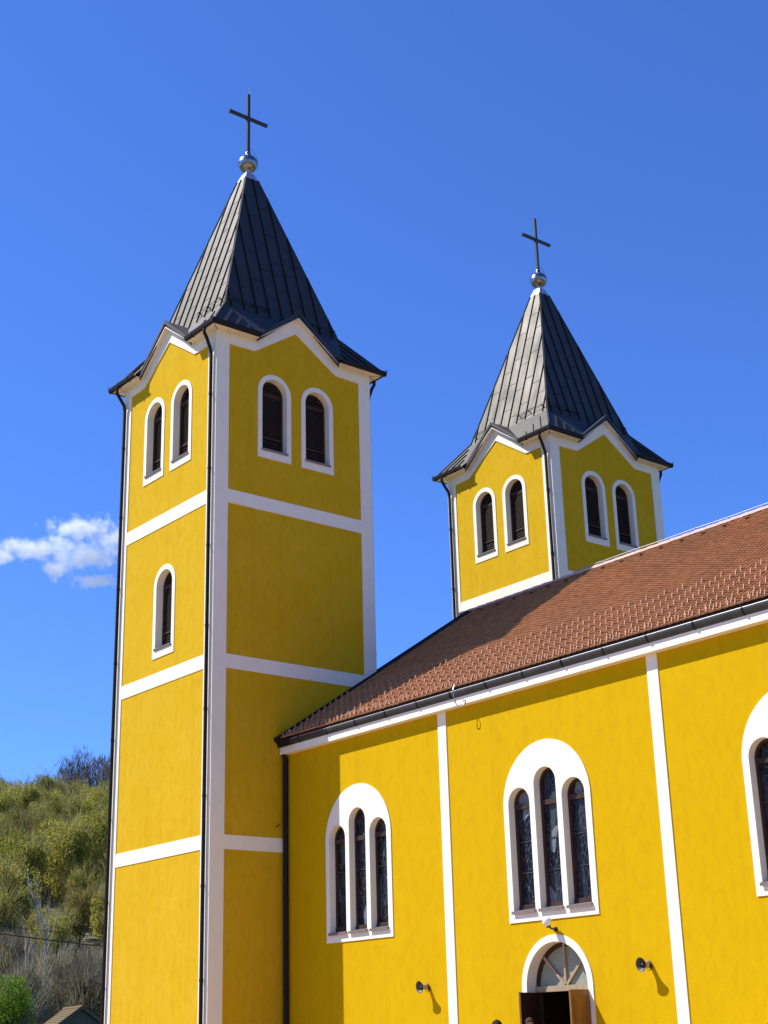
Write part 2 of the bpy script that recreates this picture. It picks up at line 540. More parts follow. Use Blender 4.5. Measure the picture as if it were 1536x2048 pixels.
def tower(oy, low, which):
    wall = MB()
    holes = {'S': [], 'E': [], 'N': [], 'W': []}
    for side in 'SE':
        to3, w = face_fn(side, oy)
        for k in (-1, 1):
            lab = '%s louvred belfry window in the %s face of the %s tower' % ('left' if k < 0 else 'right', 'sunlit' if side == 'S' else 'shaded', which)
            holes[side].append(belfry_window(to3, w / 2 + k * 0.695, 15.708, church, lab))
    if low:
        to3, w = face_fn('S', oy)
        holes['S'].append(belfry_window(to3, 2.449, 10.735, church, 'single louvred window halfway up the %s tower' % which))
    for side in 'SENW':
        to3, w = face_fn(side, oy)
        a, b = (0.0, w) if side in 'SN' else (0.35, w - 0.35)
        c = w / 2
        outer = [(a, 0), (b, 0), (b, Z_SOF + .04), (c + NOTCH, Z_SOF + .04), (c, Z_SOFA + .04), (c - NOTCH, Z_SOF + .04), (a, Z_SOF + .04)]
        wall.panel(outer, holes[side], to3, -0.35, 0.0)
    tw = wall.build('tower_wall', M['tower_yellow'], church)
    tw['label'] = 'yellow rendered wall of the %s tower' % which
    p, q = 0.02, 0.06
    for sx, sy, bx, by in ((-1, -1, -WX, oy), (1, -1, 0, oy), (1, 1, 0, oy + WY), (-1, 1, -WX, oy + WY)):
        b = MB()
        L = [(p, p), (p, -PIL), (-q, -PIL), (-q, -q), (-PIL, -q), (-PIL, p)]
        vs = [(bx + sx * u, by + sy * v, z) for z in (0.0, Z_SOF) for u, v in L]
        n = len(L)
        fs = [(i, (i + 1) % n, n + (i + 1) % n, n + i) for i in range(n)] + [tuple(range(n)), tuple(range(n, 2 * n))]
        b.add(vs, fs)
        b.build('corner_pilaster', M['white'], tw)
    for zb, zt in BANDS:
        b = MB()
        for side in 'SENW':
            to3, w = face_fn(side, oy)
            b.panel([(PIL, zb), (w - PIL, zb), (w - PIL, zt), (PIL, zt)], [], to3, -0.05, 0.014)
        b.build('string_course', M['white'], tw)
    b = MB()
    for side in 'SENW':
        to3, w = face_fn(side, oy)
        c = w / 2
        lo = [(PIL, 18.655), (c - 1.33, 18.67), (c, 19.56), (c + 1.33, 18.67), (w - PIL, 18.655)]
        hi = [(w - PIL, Z_SOF + .01), (c + NOTCH, Z_SOF + .01), (c, Z_SOFA + .01), (c - NOTCH, Z_SOF + .01), (PIL, Z_SOF + .01)]
        b.panel(lo + hi, [], to3, -0.05, 0.03)
    b.build('frieze', M['white'], tw)
    # soffit
    b = MB()
    for side in 'SENW':
        to3, w = face_fn(side, oy)
        c = w / 2
        zs = [Z_SOF, Z_SOF, Z_SOFA, Z_SOF, Z_SOF]
        ui = [0, c - NOTCH, c, c + NOTCH, w]
        uo = [-OV, c - NOTCH, c, c + NOTCH, w + OV]
        for i in range(4):
            ov = (OV if i in (0, 3) else OVR) - .01
            P = [to3(ui[i], zs[i], -0.02), to3(ui[i + 1], zs[i + 1], -0.02), to3(uo[i + 1], zs[i + 1], ov), to3(uo[i], zs[i], ov)]
            b.hexa(P + [(x, y, z + 0.03) for x, y, z in P])
    b.build('soffit', M['soffit'], tw)

    # ---- spire
    cx, cy_ = -WX / 2, oy + WY / 2
    hx, hy = WX / 2, WY / 2
    sp = MB()
    ZT, HP = 25.60, 0.222
    IN = 0.59
    seams = []
    for side in 'SENW':
        ax = {'E': (Vector((1, 0, 0)), Vector((0, 1, 0)), hx, hy), 'W': (Vector((-1, 0, 0)), Vector((0, -1, 0)), hx, hy),
              'N': (Vector((0, 1, 0)), Vector((-1, 0, 0)), hy, hx), 'S': (Vector((0, -1, 0)), Vector((1, 0, 0)), hy, hx)}[side]
        o_, t_, ho, ht = ax
        P3 = lambda out, tan, z: Vector((cx, cy_, z)) + o_ * out + t_ * tan
        T1, T2 = P3(ho + OV, -(ht + OV), Z_EAV), P3(ho + OV, ht + OV, Z_EAV)
        N1, N2 = P3(ho + OV, -NOTCH, Z_EAV), P3(ho + OV, NOTCH, Z_EAV)
        A, V = P3(ho + OVR, 0, Z_APX), P3(ho - IN, 0, Z_APX)
        R1, R2 = P3(ho + OVR, -NOTCH, Z_EAV), P3(ho + OVR, NOTCH, Z_EAV)
        H1, H2 = P3(ho - IN, -(ht - IN), Z_APX), P3(ho - IN, ht - IN, Z_APX)
        Q1, Q2 = P3(HP, -HP, ZT), P3(HP, HP, ZT)
        sp.add([T1, N1, H1, V, A, N2, T2, H2, Q1, Q2, R1, R2],
               [(0, 1, 2), (1, 3, 2), (1, 10, 3), (10, 4, 3), (4, 11, 3), (11, 5, 3), (5, 7, 3), (5, 6, 7), (2, 3, 7, 9, 8)])
        nrm = (H2 - H1).cross(Q1 - H1).normalized()
        if nrm.dot(o_) < 0: nrm = -nrm
        hw = ht - IN
        sl = (Q1 - H1).length
        rng = random.Random(hash(side) % 7 + int(oy))
        nk = 9
        for k in range(nk):
            u = -hw + 2 * hw * (k + 0.5) / nk
            t = min(0.995, (hw - abs(u)) / (hw - HP))
            f = lambda tt: P3(ho - IN + (HP - ho + IN) * tt, u, Z_APX + (ZT - Z_APX) * tt)
            sp.bar(f(0.0), f(t), 0.022, 0.035, nrm, mi=1, sink=0.01)
            # horizontal welts, staggered strip by strip
            uw = hw / nk
            tt = (0.05 + 0.1 * (k % 2)) + rng.uniform(-.02, .02)
            while tt < t - 0.03:
                p0 = f(tt)
                hip = hw * (1 - tt) + HP * tt - 0.03
                e_ = min(u + 2 * uw - 0.012, hip) - u
                if e_ > 0.08:
                    sp.bar(p0 + t_ * 0.012, p0 + t_ * e_, 0.012, 0.006, nrm, mi=1, sink=0.004)
                tt += 0.19
        for s_, T, Nn, H in ((-1, T1, N1, H1), (1, T2, N2, H2)):
            n2 = (T - Nn).cross(H - Nn).normalized()
            if n2.z < 0: n2 = -n2
            for k in range(1, 4):
                e = Nn.lerp(T, k / 4)
                h = Nn.lerp(H, k / 4)
                sp.bar(e, h, 0.022, 0.035, n2, mi=1, sink=0.01)
            sp.bar(T, H, 0.05, 0.03, (n2 + Vector((0, 0, 1))).normalized(), mi=0, sink=0.02)
            sp.bar(H, P3(HP, s_ * HP, ZT), 0.05, 0.02, (nrm + t_ * s_).normalized(), mi=0, sink=0.02)
        # raking edge of the little gable: two stepped metal boards
        for s_, Nn in ((-1, R1), (1, R2)):
            dn = Vector((0, 0, -1))
            a0, n0 = A + Vector((0, 0, 0.015)), Nn + Vector((0, 0, 0.015))
            for off, hh, mm in ((0.0, 0.11, 0), (-0.035, 0.185, 2)):
                i0, i1 = o_ * (off - 0.02), o_ * (off + 0.012)
                sp.hexa([n0 + i0 + dn * hh, a0 + i0 + dn * hh, a0 + i1 + dn * hh, n0 + i1 + dn * hh, n0 + i0, a0 + i0, a0 + i1, n0 + i1], mm)
        # snow rail between gable and hips
        for s_ in (-1, 1):
            rl = MB()
            for hgt in (0.05, 0.11):
                p0 = P3(ho - IN - 0.06, s_ * 0.42, Z_APX + 0.2) + nrm * hgt
                p1 = P3(ho - IN - 0.06, s_ * (hw - 0.12), Z_APX + 0.2) + nrm * hgt
                rl.tube([p0, p1], 0.008, 6)
            for g in (0.55, 1.0, hw - 0.2):
                p0 = P3(ho - IN - 0.06, s_ * g, Z_APX + 0.2)
                rl.bar(p0 - nrm * .02, p0 + nrm * 0.125, 0.022, 0.010, t_, sink=0.010)
            seams.append(rl)
    spo = sp.build('spire', [M['spire'], M['pipe'], M['gutter']], church, fix=True)
    spo['label'] = 'dark standing seam metal spire of the %s tower' % which
    for rl in seams:
        rl.build('snow_rail', M['pipe'], spo)
    # gutters, one L at each corner
    for sx, sy in ((-1, -1), (1, -1), (1, 1), (-1, 1)):
        g = MB()
        gx, gy = cx + sx * (hx + OV), cy_ + sy * (hy + OV)
        lenx, leny = hx + OV - NOTCH, hy + OV - NOTCH
        def trough(p0, p1, outv):
            p0, p1, outv = Vector(p0), Vector(p1), Vector(outv)
            prof = [(-0.02, -0.02), (-0.02, -0.10), (0.015, -0.125), (0.075, -0.105), (0.095, -0.03), (0.095, 0.005), (0.085, 0.005), (0.08, -0.03), (0.065, -0.095), (0.0, -0.10), (0.0, -0.02)]
            vs = [p + outv * a + Vector((0, 0, b)) for p in (p0, p1) for a, b in prof]
            n = len(prof)
            g.add(vs, [(i, (i + 1) % n, n + (i + 1) % n, n + i) for i in range(n)] + [tuple(range(n)), tuple(range(n, 2 * n))])
        zt = Z_EAV + 0.01
        trough((gx + sx * 0.095, gy, zt), (gx - sx * lenx, gy, zt), (0, sy, 0))
        trough((gx, gy + sy * 0.094, zt - .001), (gx, gy - sy * leny, zt - .001), (sx, 0, 0))
        g.tube([(gx + sx * .085, gy + sy * .085, zt - .02), (gx + sx * .085, gy + sy * .085, zt + .07)], 0.012, 6)
        for k in (0.35, 0.75):
            g.box((gx - sx * lenx * k - .012, gy + sy * .04 - .06, zt - .13), (gx - sx * lenx * k + .012, gy + sy * .04 + .062, zt + .012))
        g.build('rain_gutter', M['pipe'], spo)
    # cap, ball, cross
    c = MB()
    def frus(z0, h0, z1, h1):
        c.add([(cx + sx * h, cy_ + sy * h, z) for z, h in ((z0, h0), (z1, h1)) for sx, sy in ((-1, -1), (1, -1), (1, 1), (-1, 1))],
              [(0, 1, 5, 4), (1, 2, 6, 5), (2, 3, 7, 6), (3, 0, 4, 7), (4, 5, 6, 7)])
    frus(25.56, 0.245, 25.84, 0.125)
    c.lathe((cx, cy_, 0), [(0.12, 25.82), (0.105, 25.88), (0.10, 25.97), (0.0, 25.97)], 20)
    c.build('spire_cap', M['cap'], spo)
    c = MB()
    prof = [(0.10, 25.93), (0.115, 25.955)]
    for k in range(1, 18):
        t = -math.pi / 2 + 0.42 + (math.pi - 0.84) * k / 18
        prof.append((0.30 * math.cos(t), 26.215 + 0.285 * math.sin(t)))
        if k == 8:
            prof += [(0.306, 26.205), (0.306, 26.225)]
    prof += [(0.12, 26.475), (0.085, 26.50), (0.085, 26.60), (0.06, 26.63), (0.0, 26.63)]
    c.lathe((cx, cy_, 0), prof, 32)
    c.build('ball_finial', M['ball'], spo, smooth=True)
    c = MB()
    c.box((cx - .045, cy_ - .045, 26.6), (cx + .045, cy_ + .045, 28.675))
    c.box((cx - .043, cy_ - .685, 27.785), (cx + .043, cy_ + .685, 27.872))
    cr = c.build('cross', M['cross'], spo)
    c = MB()
    c.tube([(cx + .02, cy_ + .03, 28.6), (cx + .02, cy_ + .03, 28.93)], [0.012, 0.005], 6)
    c.build('lightning_rod', M['wire'], cr)
    c = MB()
    c.tube([(cx + .05, cy_ + .07, 26.75), (cx + .07, cy_ + .14, 26.68), (cx + .10, cy_ + .22, 26.52), (cx + .11, cy_ + .265, 26.35)], 0.01, 6)
    c.build('earth_wire', M['wire'], spo)
    # downpipes
    zb = 0.0 if low else 10.2
    for x in (-0.135, -4.65):
        gx = x if x > -1 else x - 0.1
        pts = [(gx, oy - OV - .03, Z_EAV - .10), (gx, oy - OV - .03, Z_EAV - .22), (gx, oy - OV + .04, Z_EAV - .33), (x, oy - 0.12, Z_EAV - .62), (x, oy - 0.09, Z_EAV - .78), (x, oy - 0.09, zb)]
        downpipe(pts, church)
        y2 = oy + WY
        pts = [(gx, y2 + OV + .03, Z_EAV - .10), (gx, y2 + OV + .03, Z_EAV - .22), (gx, y2 + OV - .04, Z_EAV - .33), (x, y2 + 0.12, Z_EAV - .62), (x, y2 + 0.09, Z_EAV - .78), (x, y2 + 0.09, 9.9 if low else 0)]
        downpipe(pts, church)

tower(0.0, True, 'near')
tower(FAR, False, 'far')

# ---- nave
ND = 2.128
NX1 = 23.7
YC = 8.56
NN = 2 * YC - ND
SLOPE = 0.648
def roof_z(y): return 8.45 + SLOPE * (y - 1.966)
Sfn = lambda u, z, d: (u, ND - d, z)
W_C = (2.81, 8.805, 14.76, 20.7)
wall = MB()
R_O = 1.192
holes = []
for c in W_C:
    holes.append(arch(c, 3.62, R_O - 0.09, 5.75, 32))
DC, DR = 8.79, 0.93
DSP = 2.315
holes.append(arch(DC, 0.02, DR - 0.06, DSP, 24))
wall.panel([(-0.12, 0), (NX1, 0), (NX1, 8.12), (-0.12, 8.12)], holes, Sfn, -0.42, 0.0)
nw = wall.build('nave_wall', M['nave_yellow'], church)
b = MB()
b.box((-0.3, NN - .4, 0), (NX1, NN, 8.12))
b.add([(NX1 - .4, ND + .42, 0), (NX1 - .4, NN - .4, 0), (NX1 - .4, NN - .4, 8.12), (NX1 - .4, YC, 12.4), (NX1 - .4, ND + .42, 8.12),
       (NX1, ND + .42, 0), (NX1, NN - .4, 0), (NX1, NN - .4, 8.12), (NX1, YC, 12.4), (NX1, ND + .42, 8.12)],
      [(0, 1, 2, 3, 4), (5, 6, 7, 8, 9), (0, 1, 6, 5), (1, 2, 7, 6), (2, 3, 8, 7), (3, 4, 9, 8), (4, 0, 5, 9)])
b.add([(-.45, WY - .05, 0), (-.45, FAR + .05, 0), (-.45, FAR + .05, 10.2), (-.45, YC, 12.4), (-.45, WY - .05, 10.2),
       (-.1, WY - .05, 0), (-.1, FAR + .05, 0), (-.1, FAR + .05, 10.2), (-.1, YC, 12.4), (-.1, WY - .05, 10.2)],
      [(0, 1, 2, 3, 4), (5, 6, 7, 8, 9), (0, 1, 6, 5), (1, 2, 7, 6), (2, 3, 8, 7), (3, 4, 9, 8), (4, 0, 5, 9)])
b.build('rear_wall', M['render_wall'], church)
for a, c in ((5.70, 5.962), (11.64, 11.90), (17.6, 17.86), (NX1 - .3, NX1 - .02)):
    b = MB()
    b.box((a, ND - 0.02, 0), (c, ND + 0.05, 8.022))
    b.build('pilaster', M['white'], nw)
b = MB()
b.box((0.022, ND - 0.185, 8.025), (NX1 + .1, ND + 0.04, 8.195))
b.build('cornice', M['white'], nw)

def triple_window(c, lab):
    zs_o = 5.75
    op = ((c - 0.75, 5.80), (c - 0.005, 6.11), (c + 0.74, 5.795))
    r = 0.302
    b = MB()
    b.panel(arch(c, 3.525, R_O, zs_o, 40), [arch(u, 3.73, r, z) for u, z in op], Sfn, -0.24, 0.02)
    w = b.build('arched_window', M['white'], church)
    w['label'] = lab
    for u, z in op:
        f = MB()
        f.panel(arch(u, 3.74, r + .02, z), [arch(u, 3.84, r - 0.055, z)], Sfn, -0.23, -0.145)
        f.box((u - r + .04, ND + .13, 5.70), (u + r - .04, ND + .22, 5.80))
        f.box((u - r + .02, ND + .12, 3.76), (u + r - .02, ND + .22, 3.86))
        f.build('window_frame', M['brown'], w)
        f = MB()
        f.panel(arch(u, 3.80, r - 0.03, z), [], Sfn, -0.205, -0.19)
        for zb_ in (4.45, 5.05):
            f.box((u - r + .05, ND + .176, zb_), (u + r - .05, ND + .192, zb_ + .022), 1)
        f.build('stained_glass_pane', [M['stained'], M['gutter']], w)
        f = MB()
        f.hexa([(u - r - .02, ND - .07, 3.715), (u + r + .02, ND - .07, 3.715), (u + r + .02, ND + .15, 3.755), (u - r - .02, ND + .15, 3.755),
                (u - r - .02, ND - .07, 3.735), (u + r + .02, ND - .07, 3.735), (u + r + .02, ND + .15, 3.775), (u - r - .02, ND + .15, 3.775)])
        f.box((u - r - .02, ND - .07, 3.68), (u + r + .02, ND - .058, 3.716))
        f.build('window_sill', M['sill'], w)
for c, lab in zip(W_C, ('arched window group half in the tower shadow', 'arched window group above the open door', 'arched window group cut by the right edge', 'arched window group furthest along the nave')):
    triple_window(c, lab)

# ---- doorway
b = MB()
b.panel(arch(DC, 0.0, DR, DSP, 32), [arch(DC, 0.06, 0.80, DSP, 32)], Sfn, -0.36, 0.02)
dw = b.build('doorway', M['white'], church)
dw['label'] = 'round headed doorway with both leaves folded outwards'
b = MB()
ring = [(DC + 0.82 * math.cos(math.pi * k / 32), DSP + 0.82 * math.sin(math.pi * k / 32)) for k in range(33)]
inn = [(DC + 0.72 * math.cos(math.pi * k / 32), DSP + 0.72 * math.sin(math.pi * k / 32)) for k in range(32, -1, -1)]
b.panel(ring + inn, [], Sfn, -0.33, -0.235, mi=1)
b.box((DC - .80, ND + .20, DSP - .085), (DC + .80, ND + .33, DSP + .02))
for t in (45, 90, 135):
    ct, st = math.cos(rad(t)), math.sin(rad(t))
    b.bar((DC + .04 * ct, ND + .25, DSP + .04 * st), (DC + .77 * ct, ND + .25, DSP + .77 * st), 0.048, 0.03, (0, -1, 0), sink=0.04)
b.box((DC - .80, ND + .22, 0.05), (DC - .735, ND + .34, DSP - .085), 1)
b.box((DC + .735, ND + .22, 0.05), (DC + .80, ND + .34, DSP - .085), 1)
b.build('door_frame', [M['oak'], M['brown']], dw)
b = MB()
b.panel([(DC + 0.78 * math.cos(math.pi * k / 32), DSP + 0.78 * math.sin(math.pi * k / 32)) for k in range(33)], [], Sfn, -0.29, -0.272)
b.build('fanlight_pane', M['fan_glass'], dw)
def leaf(hx, ang, sgn, inner):
    """leaf hinged at hx, ang measured from the outward normal, sgn the side its free edge leans to"""
    b = MB()
    d = Vector((math.sin(ang) * sgn, -math.cos(ang), 0))
    n = Vector((-d.y, d.x, 0))
    o = Vector((hx, ND + .26, 0))
    L, T = 0.76, 0.045
    def slab(u0, u1, z0, z1, t0, t1, mi=0):
        P = lambda u, z, t: o + d * u + n * t + Vector((0, 0, z))
        b.hexa([P(u0, z0, t0), P(u1, z0, t0), P(u1, z0, t1), P(u0, z0, t1), P(u0, z1, t0), P(u1, z1, t0), P(u1, z1, t1), P(u0, z1, t1)], mi)
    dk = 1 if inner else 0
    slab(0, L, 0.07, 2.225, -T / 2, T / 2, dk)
    for s in (-1, 1):
        for z0, z1 in ((0.25, 0.62), (0.75, 1.42), (1.55, 2.10)):
            for u0, u1 in ((0.09, 0.36), (0.42, 0.69)):
                t0 = s * T / 2
                t1 = s * (T / 2 + 0.012)
                slab(u0, u1, z0, z1, min(t0, t1), max(t0, t1), dk)
                t1 = s * (T / 2 + 0.02)
                slab(u0 + .05, u1 - .05, z0 + .05, z1 - .05, min(t0, t1), max(t0, t1), dk)
    slab(L - .002, L + .006, 0.08, 2.21, -T / 2 + .004, T / 2 - .004)
    return b.build('door_leaf', [M['door'], M['door_in']], dw)
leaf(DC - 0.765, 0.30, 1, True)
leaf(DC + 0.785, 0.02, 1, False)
b = MB()
b.box((DC - .95, ND - .55, 0.0), (DC + .95, ND + .36, 0.055))
b.build('door_step', M['concrete'], dw)

# ---- nave roof: every tile course modelled, sawtooth across, stepped down the slope
def tiled_slope(x0, x1, yb, yt, sgn, step=0.108, tw=0.16, fine=True):
    ln = math.hypot(1, SLOPE)
    ny, nz = -SLOPE / ln, 1 / ln
    rows = int(round((yt - yb) * ln / step))
    cols = int((x1 - x0) / tw)
    b = MB()
    rng = random.Random(5)
    seg = ((0.0, 0.0), (0.5, 0.006), (0.86, 0.015)) if fine else ((0.0, 0.0),)
    for i in range(rows):
        y_lo = yb + (yt - yb) * i / rows
        y_hi = yb + (yt - yb) * (i + 1.12) / rows
        vs = []
        jit = rng.uniform(-0.003, 0.003)
        for c in range(cols + 1):
            tj = rng.uniform(-0.003, 0.003)
            for fr, hh in seg:
                x = x0 + (c + fr) * tw
                if c == cols and fr > 0: break
                h = hh + tj + jit
                for y, off in ((y_lo, -0.004), (y_lo, 0.030), (y_hi, 0.001)):
                    hgt = off + h
                    yy, zz = y + ny * hgt, roof_z(y) + nz * hgt
                    if off > 0.01: yy -= 0.006 * (1 if fr == 0 else 0)
                    if sgn < 0: yy = 2 * YC - yy
                    vs.append((x, yy, zz))
        n = len(vs) // 3
        fs = []
        for k in range(n - 1):
            a, c2 = k * 3, (k + 1) * 3
            fs.append((a, c2, c2 + 1, a + 1))
            fs.append((a + 1, c2 + 1, c2 + 2, a + 2))
        b.add(vs, fs)
    return b
rb = tiled_slope(0.10, NX1 + 0.3, 1.90, 8.50, 1)
for s in (1, -1):
    Y = lambda y: y if s > 0 else 2 * YC - y
    P = [(0.02, Y(1.93), roof_z(1.93) - .03), (NX1 + .3, Y(1.93), roof_z(1.93) - .03), (NX1 + .3, YC, roof_z(YC) - .03), (0.02, YC, roof_z(YC) - .03)]
    rb.hexa([(x, y, z - .12) for x, y, z in P] + P, 1)
    P = [(-0.50, Y(WY + .03), roof_z(WY + .03) - .03), (0.02, Y(WY + .03), roof_z(WY + .03) - .03), (0.02, YC, roof_z(YC) - .03), (-0.50, YC, roof_z(YC) - .03)]
    rb.hexa([(x, y, z - .12) for x, y, z in P] + P, 1)
nr = rb.build('nave_roof', [M['tile'], M['brown']], church, fix=False)
b = tiled_slope(0.10, NX1 + 0.3, 1.90, 8.50, -1, 0.30, 0.32, False)
b.build('north_roof_slope', M['tile'], church, fix=False)
# ridge
b = MB()
x = -0.45
zr = roof_z(YC)
while x < NX1 + .2:
    pr = []
    for k in range(9):
        t = math.pi * (k / 8)
        pr.append((0.15 * math.cos(t), 0.085 * math.sin(t)))
    vs = []
    for xx, ex in ((x, 1.08), (x + 0.39, 0.96)):
        for py, pz in pr:
            vs.append((xx, YC + py * ex, zr - 0.045 + pz * ex * 1.25))
    n = len(pr)
    b.add(vs, [(i, i + 1, n + i + 1, n + i) for i in range(n - 1)] + [tuple(range(n)), tuple(range(n, 2 * n))])
    x += 0.37
b.build('ridge_cap', M['ridge'], nr, fix=True)
b = MB()
pts = []
x = 4.0
while x < NX1:
    pts.append((x, YC, zr + 0.135 - (0.012 if int(x) % 2 else 0)))
    x += 1.0
b.tube(pts, 0.008, 6)
for p in pts[::1]:
    b.box((p[0] - .012, p[1] - .012, zr + .04), (p[0] + .012, p[1] + .012, p[2] + .012))
b.build('lightning_wire', M['wire'], nr)
# ridge vents
k = 0
x = 0.9
while x < NX1 - 0.5:
    y = 8.10
    b = MB()
    z = roof_z(y) + .02
    b.add([(x - .07, y - .05, z - .035), (x + .07, y - .05, z - .035), (x + .05, y - .06, z + .025), (x - .05, y - .06, z + .025), (x - .05, y + .08, z + .065), (x + .05, y + .08, z + .065), (x + .08, y + .08, z + .05), (x - .08, y + .08, z + .05)],
          [(3, 2, 5, 4), (1, 6, 5, 2), (0, 3, 4, 7)])
    b.add([(x - .06, y - .045, z - .03), (x + .06, y - .045, z - .03), (x + .045, y - .052, z + .018), (x - .045, y - .052, z + .018)], [(0, 1, 2, 3)], 1)
    b.build('vent_tile', [M['tile'], M['dark']], nr, fix=False)
    x += 0.645
# verge flashing along the tower and between the towers
b = MB()
ln = math.hypot(1, SLOPE)
nrm = Vector((0, -SLOPE / ln, 1 / ln))
p0, p1 = Vector((0.065, 1.80, roof_z(1.80))), Vector((0.065, WY + .05, roof_z(WY + .05)))
b.bar(p0, p1, 0.13, 0.075, nrm, sink=0.05)
p0, p1 = Vector((-0.10, WY + .03, roof_z(WY + .03))), Vector((-0.10, YC, roof_z(YC)))
b.bar(p0, p1, 0.42, 0.05, nrm, sink=0.05)
b.bar((-0.05, WY + .06, roof_z(WY + .06)), (-0.05, YC - .1, roof_z(YC - .1)), 0.03, 0.085, nrm)
b.build('roof_flashing', M['pipe'], nr)
b = MB()
b.bar((-0.02, FAR - .02, 10.9), (-0.02, FAR - .02, 14.2), 0.1, 0.03, (0, -1, 0))
# snow guards: upright nibs on the tiles, in columns up the slope and in a double row along the eaves
def nib(b, x, y):
    p = Vector((x, y, roof_z(y))) + nrm * 0.015
    d = Vector((0, 1 / ln, SLOPE / ln))
    w = 0.010
    s = Vector((w, 0, 0))
    top = p + nrm * 0.085 + d * 0.05
    b.add([p - s - d * .045, p + s - d * .045, p + s + d * .07, p - s + d * .07, top - s, top + s, top + s + d * .012, top - s + d * .012],
          [(0, 1, 5, 4), (1, 2, 6, 5), (2, 3, 7, 6), (3, 0, 4, 7), (4, 5, 6, 7)])
dy = 0.108 / ln
k = 0
x = 0.10 + 0.16 * 0.5
col = 0
rgn = random.Random(3)
while x < NX1 + .2:
    b = MB()
    if col % 3 == 0:
        for i in range(12):
            nib(b, x + rgn.uniform(-.006, .006), 1.915 + dy * (2 * i + 0.2))
        b.bar((x, 1.92, roof_z(1.92)), (x, 1.92 + dy * 23, roof_z(1.92 + dy * 23)), 0.018, 0.018, nrm)
        b.build('snow_guard', M['hook'], nr, fix=False)
    x += 0.16
    col += 1
b = MB()
x = 0.10 + 0.08
col = 0
while x < NX1 + .2:
    if col % 3:
        nib(b, x, 1.915 + dy * 0.2)
        if col % 3 == 1 or rgn.random() < .6:
            nib(b, x, 1.915 + dy * 1.3)
    x += 0.16
    col += 1
b.bar((0.12, 1.93, roof_z(1.93)), (NX1 + .2, 1.93, roof_z(1.93)), 0.03, 0.018, nrm)
b.build('eave_guard', M['hook'], nr, fix=False)
# eaves gutter
b = MB()
prof = [(ND - .19, 8.20), (ND - .215, 8.215), (ND - .25, 8.25), (ND - .262, 8.29), (ND - .262, 8.325), (ND - .25, 8.325), (ND - .248, 8.29), (ND - .236, 8.255), (ND - .20, 8.235), (ND - .185, 8.23), (ND - .175, 8.30), (ND - .165, 8.30), (ND - .165, 8.20)]
n = len(prof)
vs = [(xx, y, z) for xx in (0.56, NX1 + .3) for y, z in prof]
b.add(vs, [(i, (i + 1) % n, n + (i + 1) % n, n + i) for i in range(n)] + [tuple(range(n)), tuple(range(n, 2 * n))])
b.box((0.55, ND - .268, 8.195), (0.585, ND - .165, 8.33))
b.box((0.57, ND - .246, 8.31), (NX1 + .29, ND - .170, 8.318), 1)  # black lid: the shade inside the trough, put into the colour
b.tube([(0.56, ND - .258, 8.328), (NX1 + .3, ND - .258, 8.328)], 0.008, 6, mi=2)  # paler tube stands in for the highlight along the lip
b.box((0.57, ND - .184, 8.32), (NX1 + .29, ND - .177, 8.402), 1)  # back plate coloured black for the shade under the tile edge
gu = b.build('eaves_gutter', [M['gutter'], M['dark'], M['wire']], nr)
x = 0.9
while x < NX1:
    b = MB()
    b.tube([(x, ND - .19, 8.192), (x, ND - .224, 8.211), (x, ND - .262, 8.247), (x, ND - .275, 8.29), (x, ND - .275, 8.335)], 0.009, 5)
    b.build('gutter_bracket', M['pipe'], gu)
    x += 1.1
b = MB()
b.add([(0.022, ND - .25, 8.20), (0.56, ND - .25, 8.20), (0.56, ND - .18, 8.20), (0.022, ND - .18, 8.20), (0.022, ND - .28, 8.40), (0.56, ND - .27, 8.335), (0.56, ND - .17, 8.42), (0.022, ND - .17, 8.44)],
      [(0, 3, 2, 1), (4, 5, 6, 7), (0, 1, 5, 4), (1, 2, 6, 5), (2, 3, 7, 6), (3, 0, 4, 7)])
b.build('rainwater_head', M['pipe'], gu)
downpipe([(0.13, ND - .14, 8.03), (0.13, ND - .09, 7.9), (0.115, ND - .085, 7.8), (0.115, ND - .085, 0.0)], church, 0.062)
# loose lightning conductor hanging over the gutter
b = MB()
pts = []
for q in ((6.55, 2.05, 8.53), (6.58, 1.85, 8.45), (6.60, 1.79, 8.33), (6.60, 1.80, 8.18), (6.63, 1.84, 8.03), (6.68, 1.86, 7.96), (6.76, 1.87, 7.95), (6.80, 1.90, 8.0), (6.79, 1.935, 8.07)):
    pts.append(q)
b.tube(pts, 0.010, 6)
b.box((6.775, 1.925, 8.04), (6.81, 1.945, 8.10))
b.build('lightning_conductor', M['wire'], church)
# small fittings on the tower flank
b = MB()
b.box((0.0, 1.62, 0.735), (0.03, 1.66, 0.80))
b.tube([(0.03, 1.63, 0.785), (0.05, 1.63, 0.76), (0.05, 1.65, 0.74), (0.03, 1.65, 0.745)], 0.006, 6)
b.build('wall_socket', M['sill'], church)
b = MB()
b.tube([(0.0, 1.86, 6.3), (0.06, 1.86, 6.32), (0.09, 1.90, 6.36)], 0.012, 6)
b.build('wall_hook', M['pipe'], church)

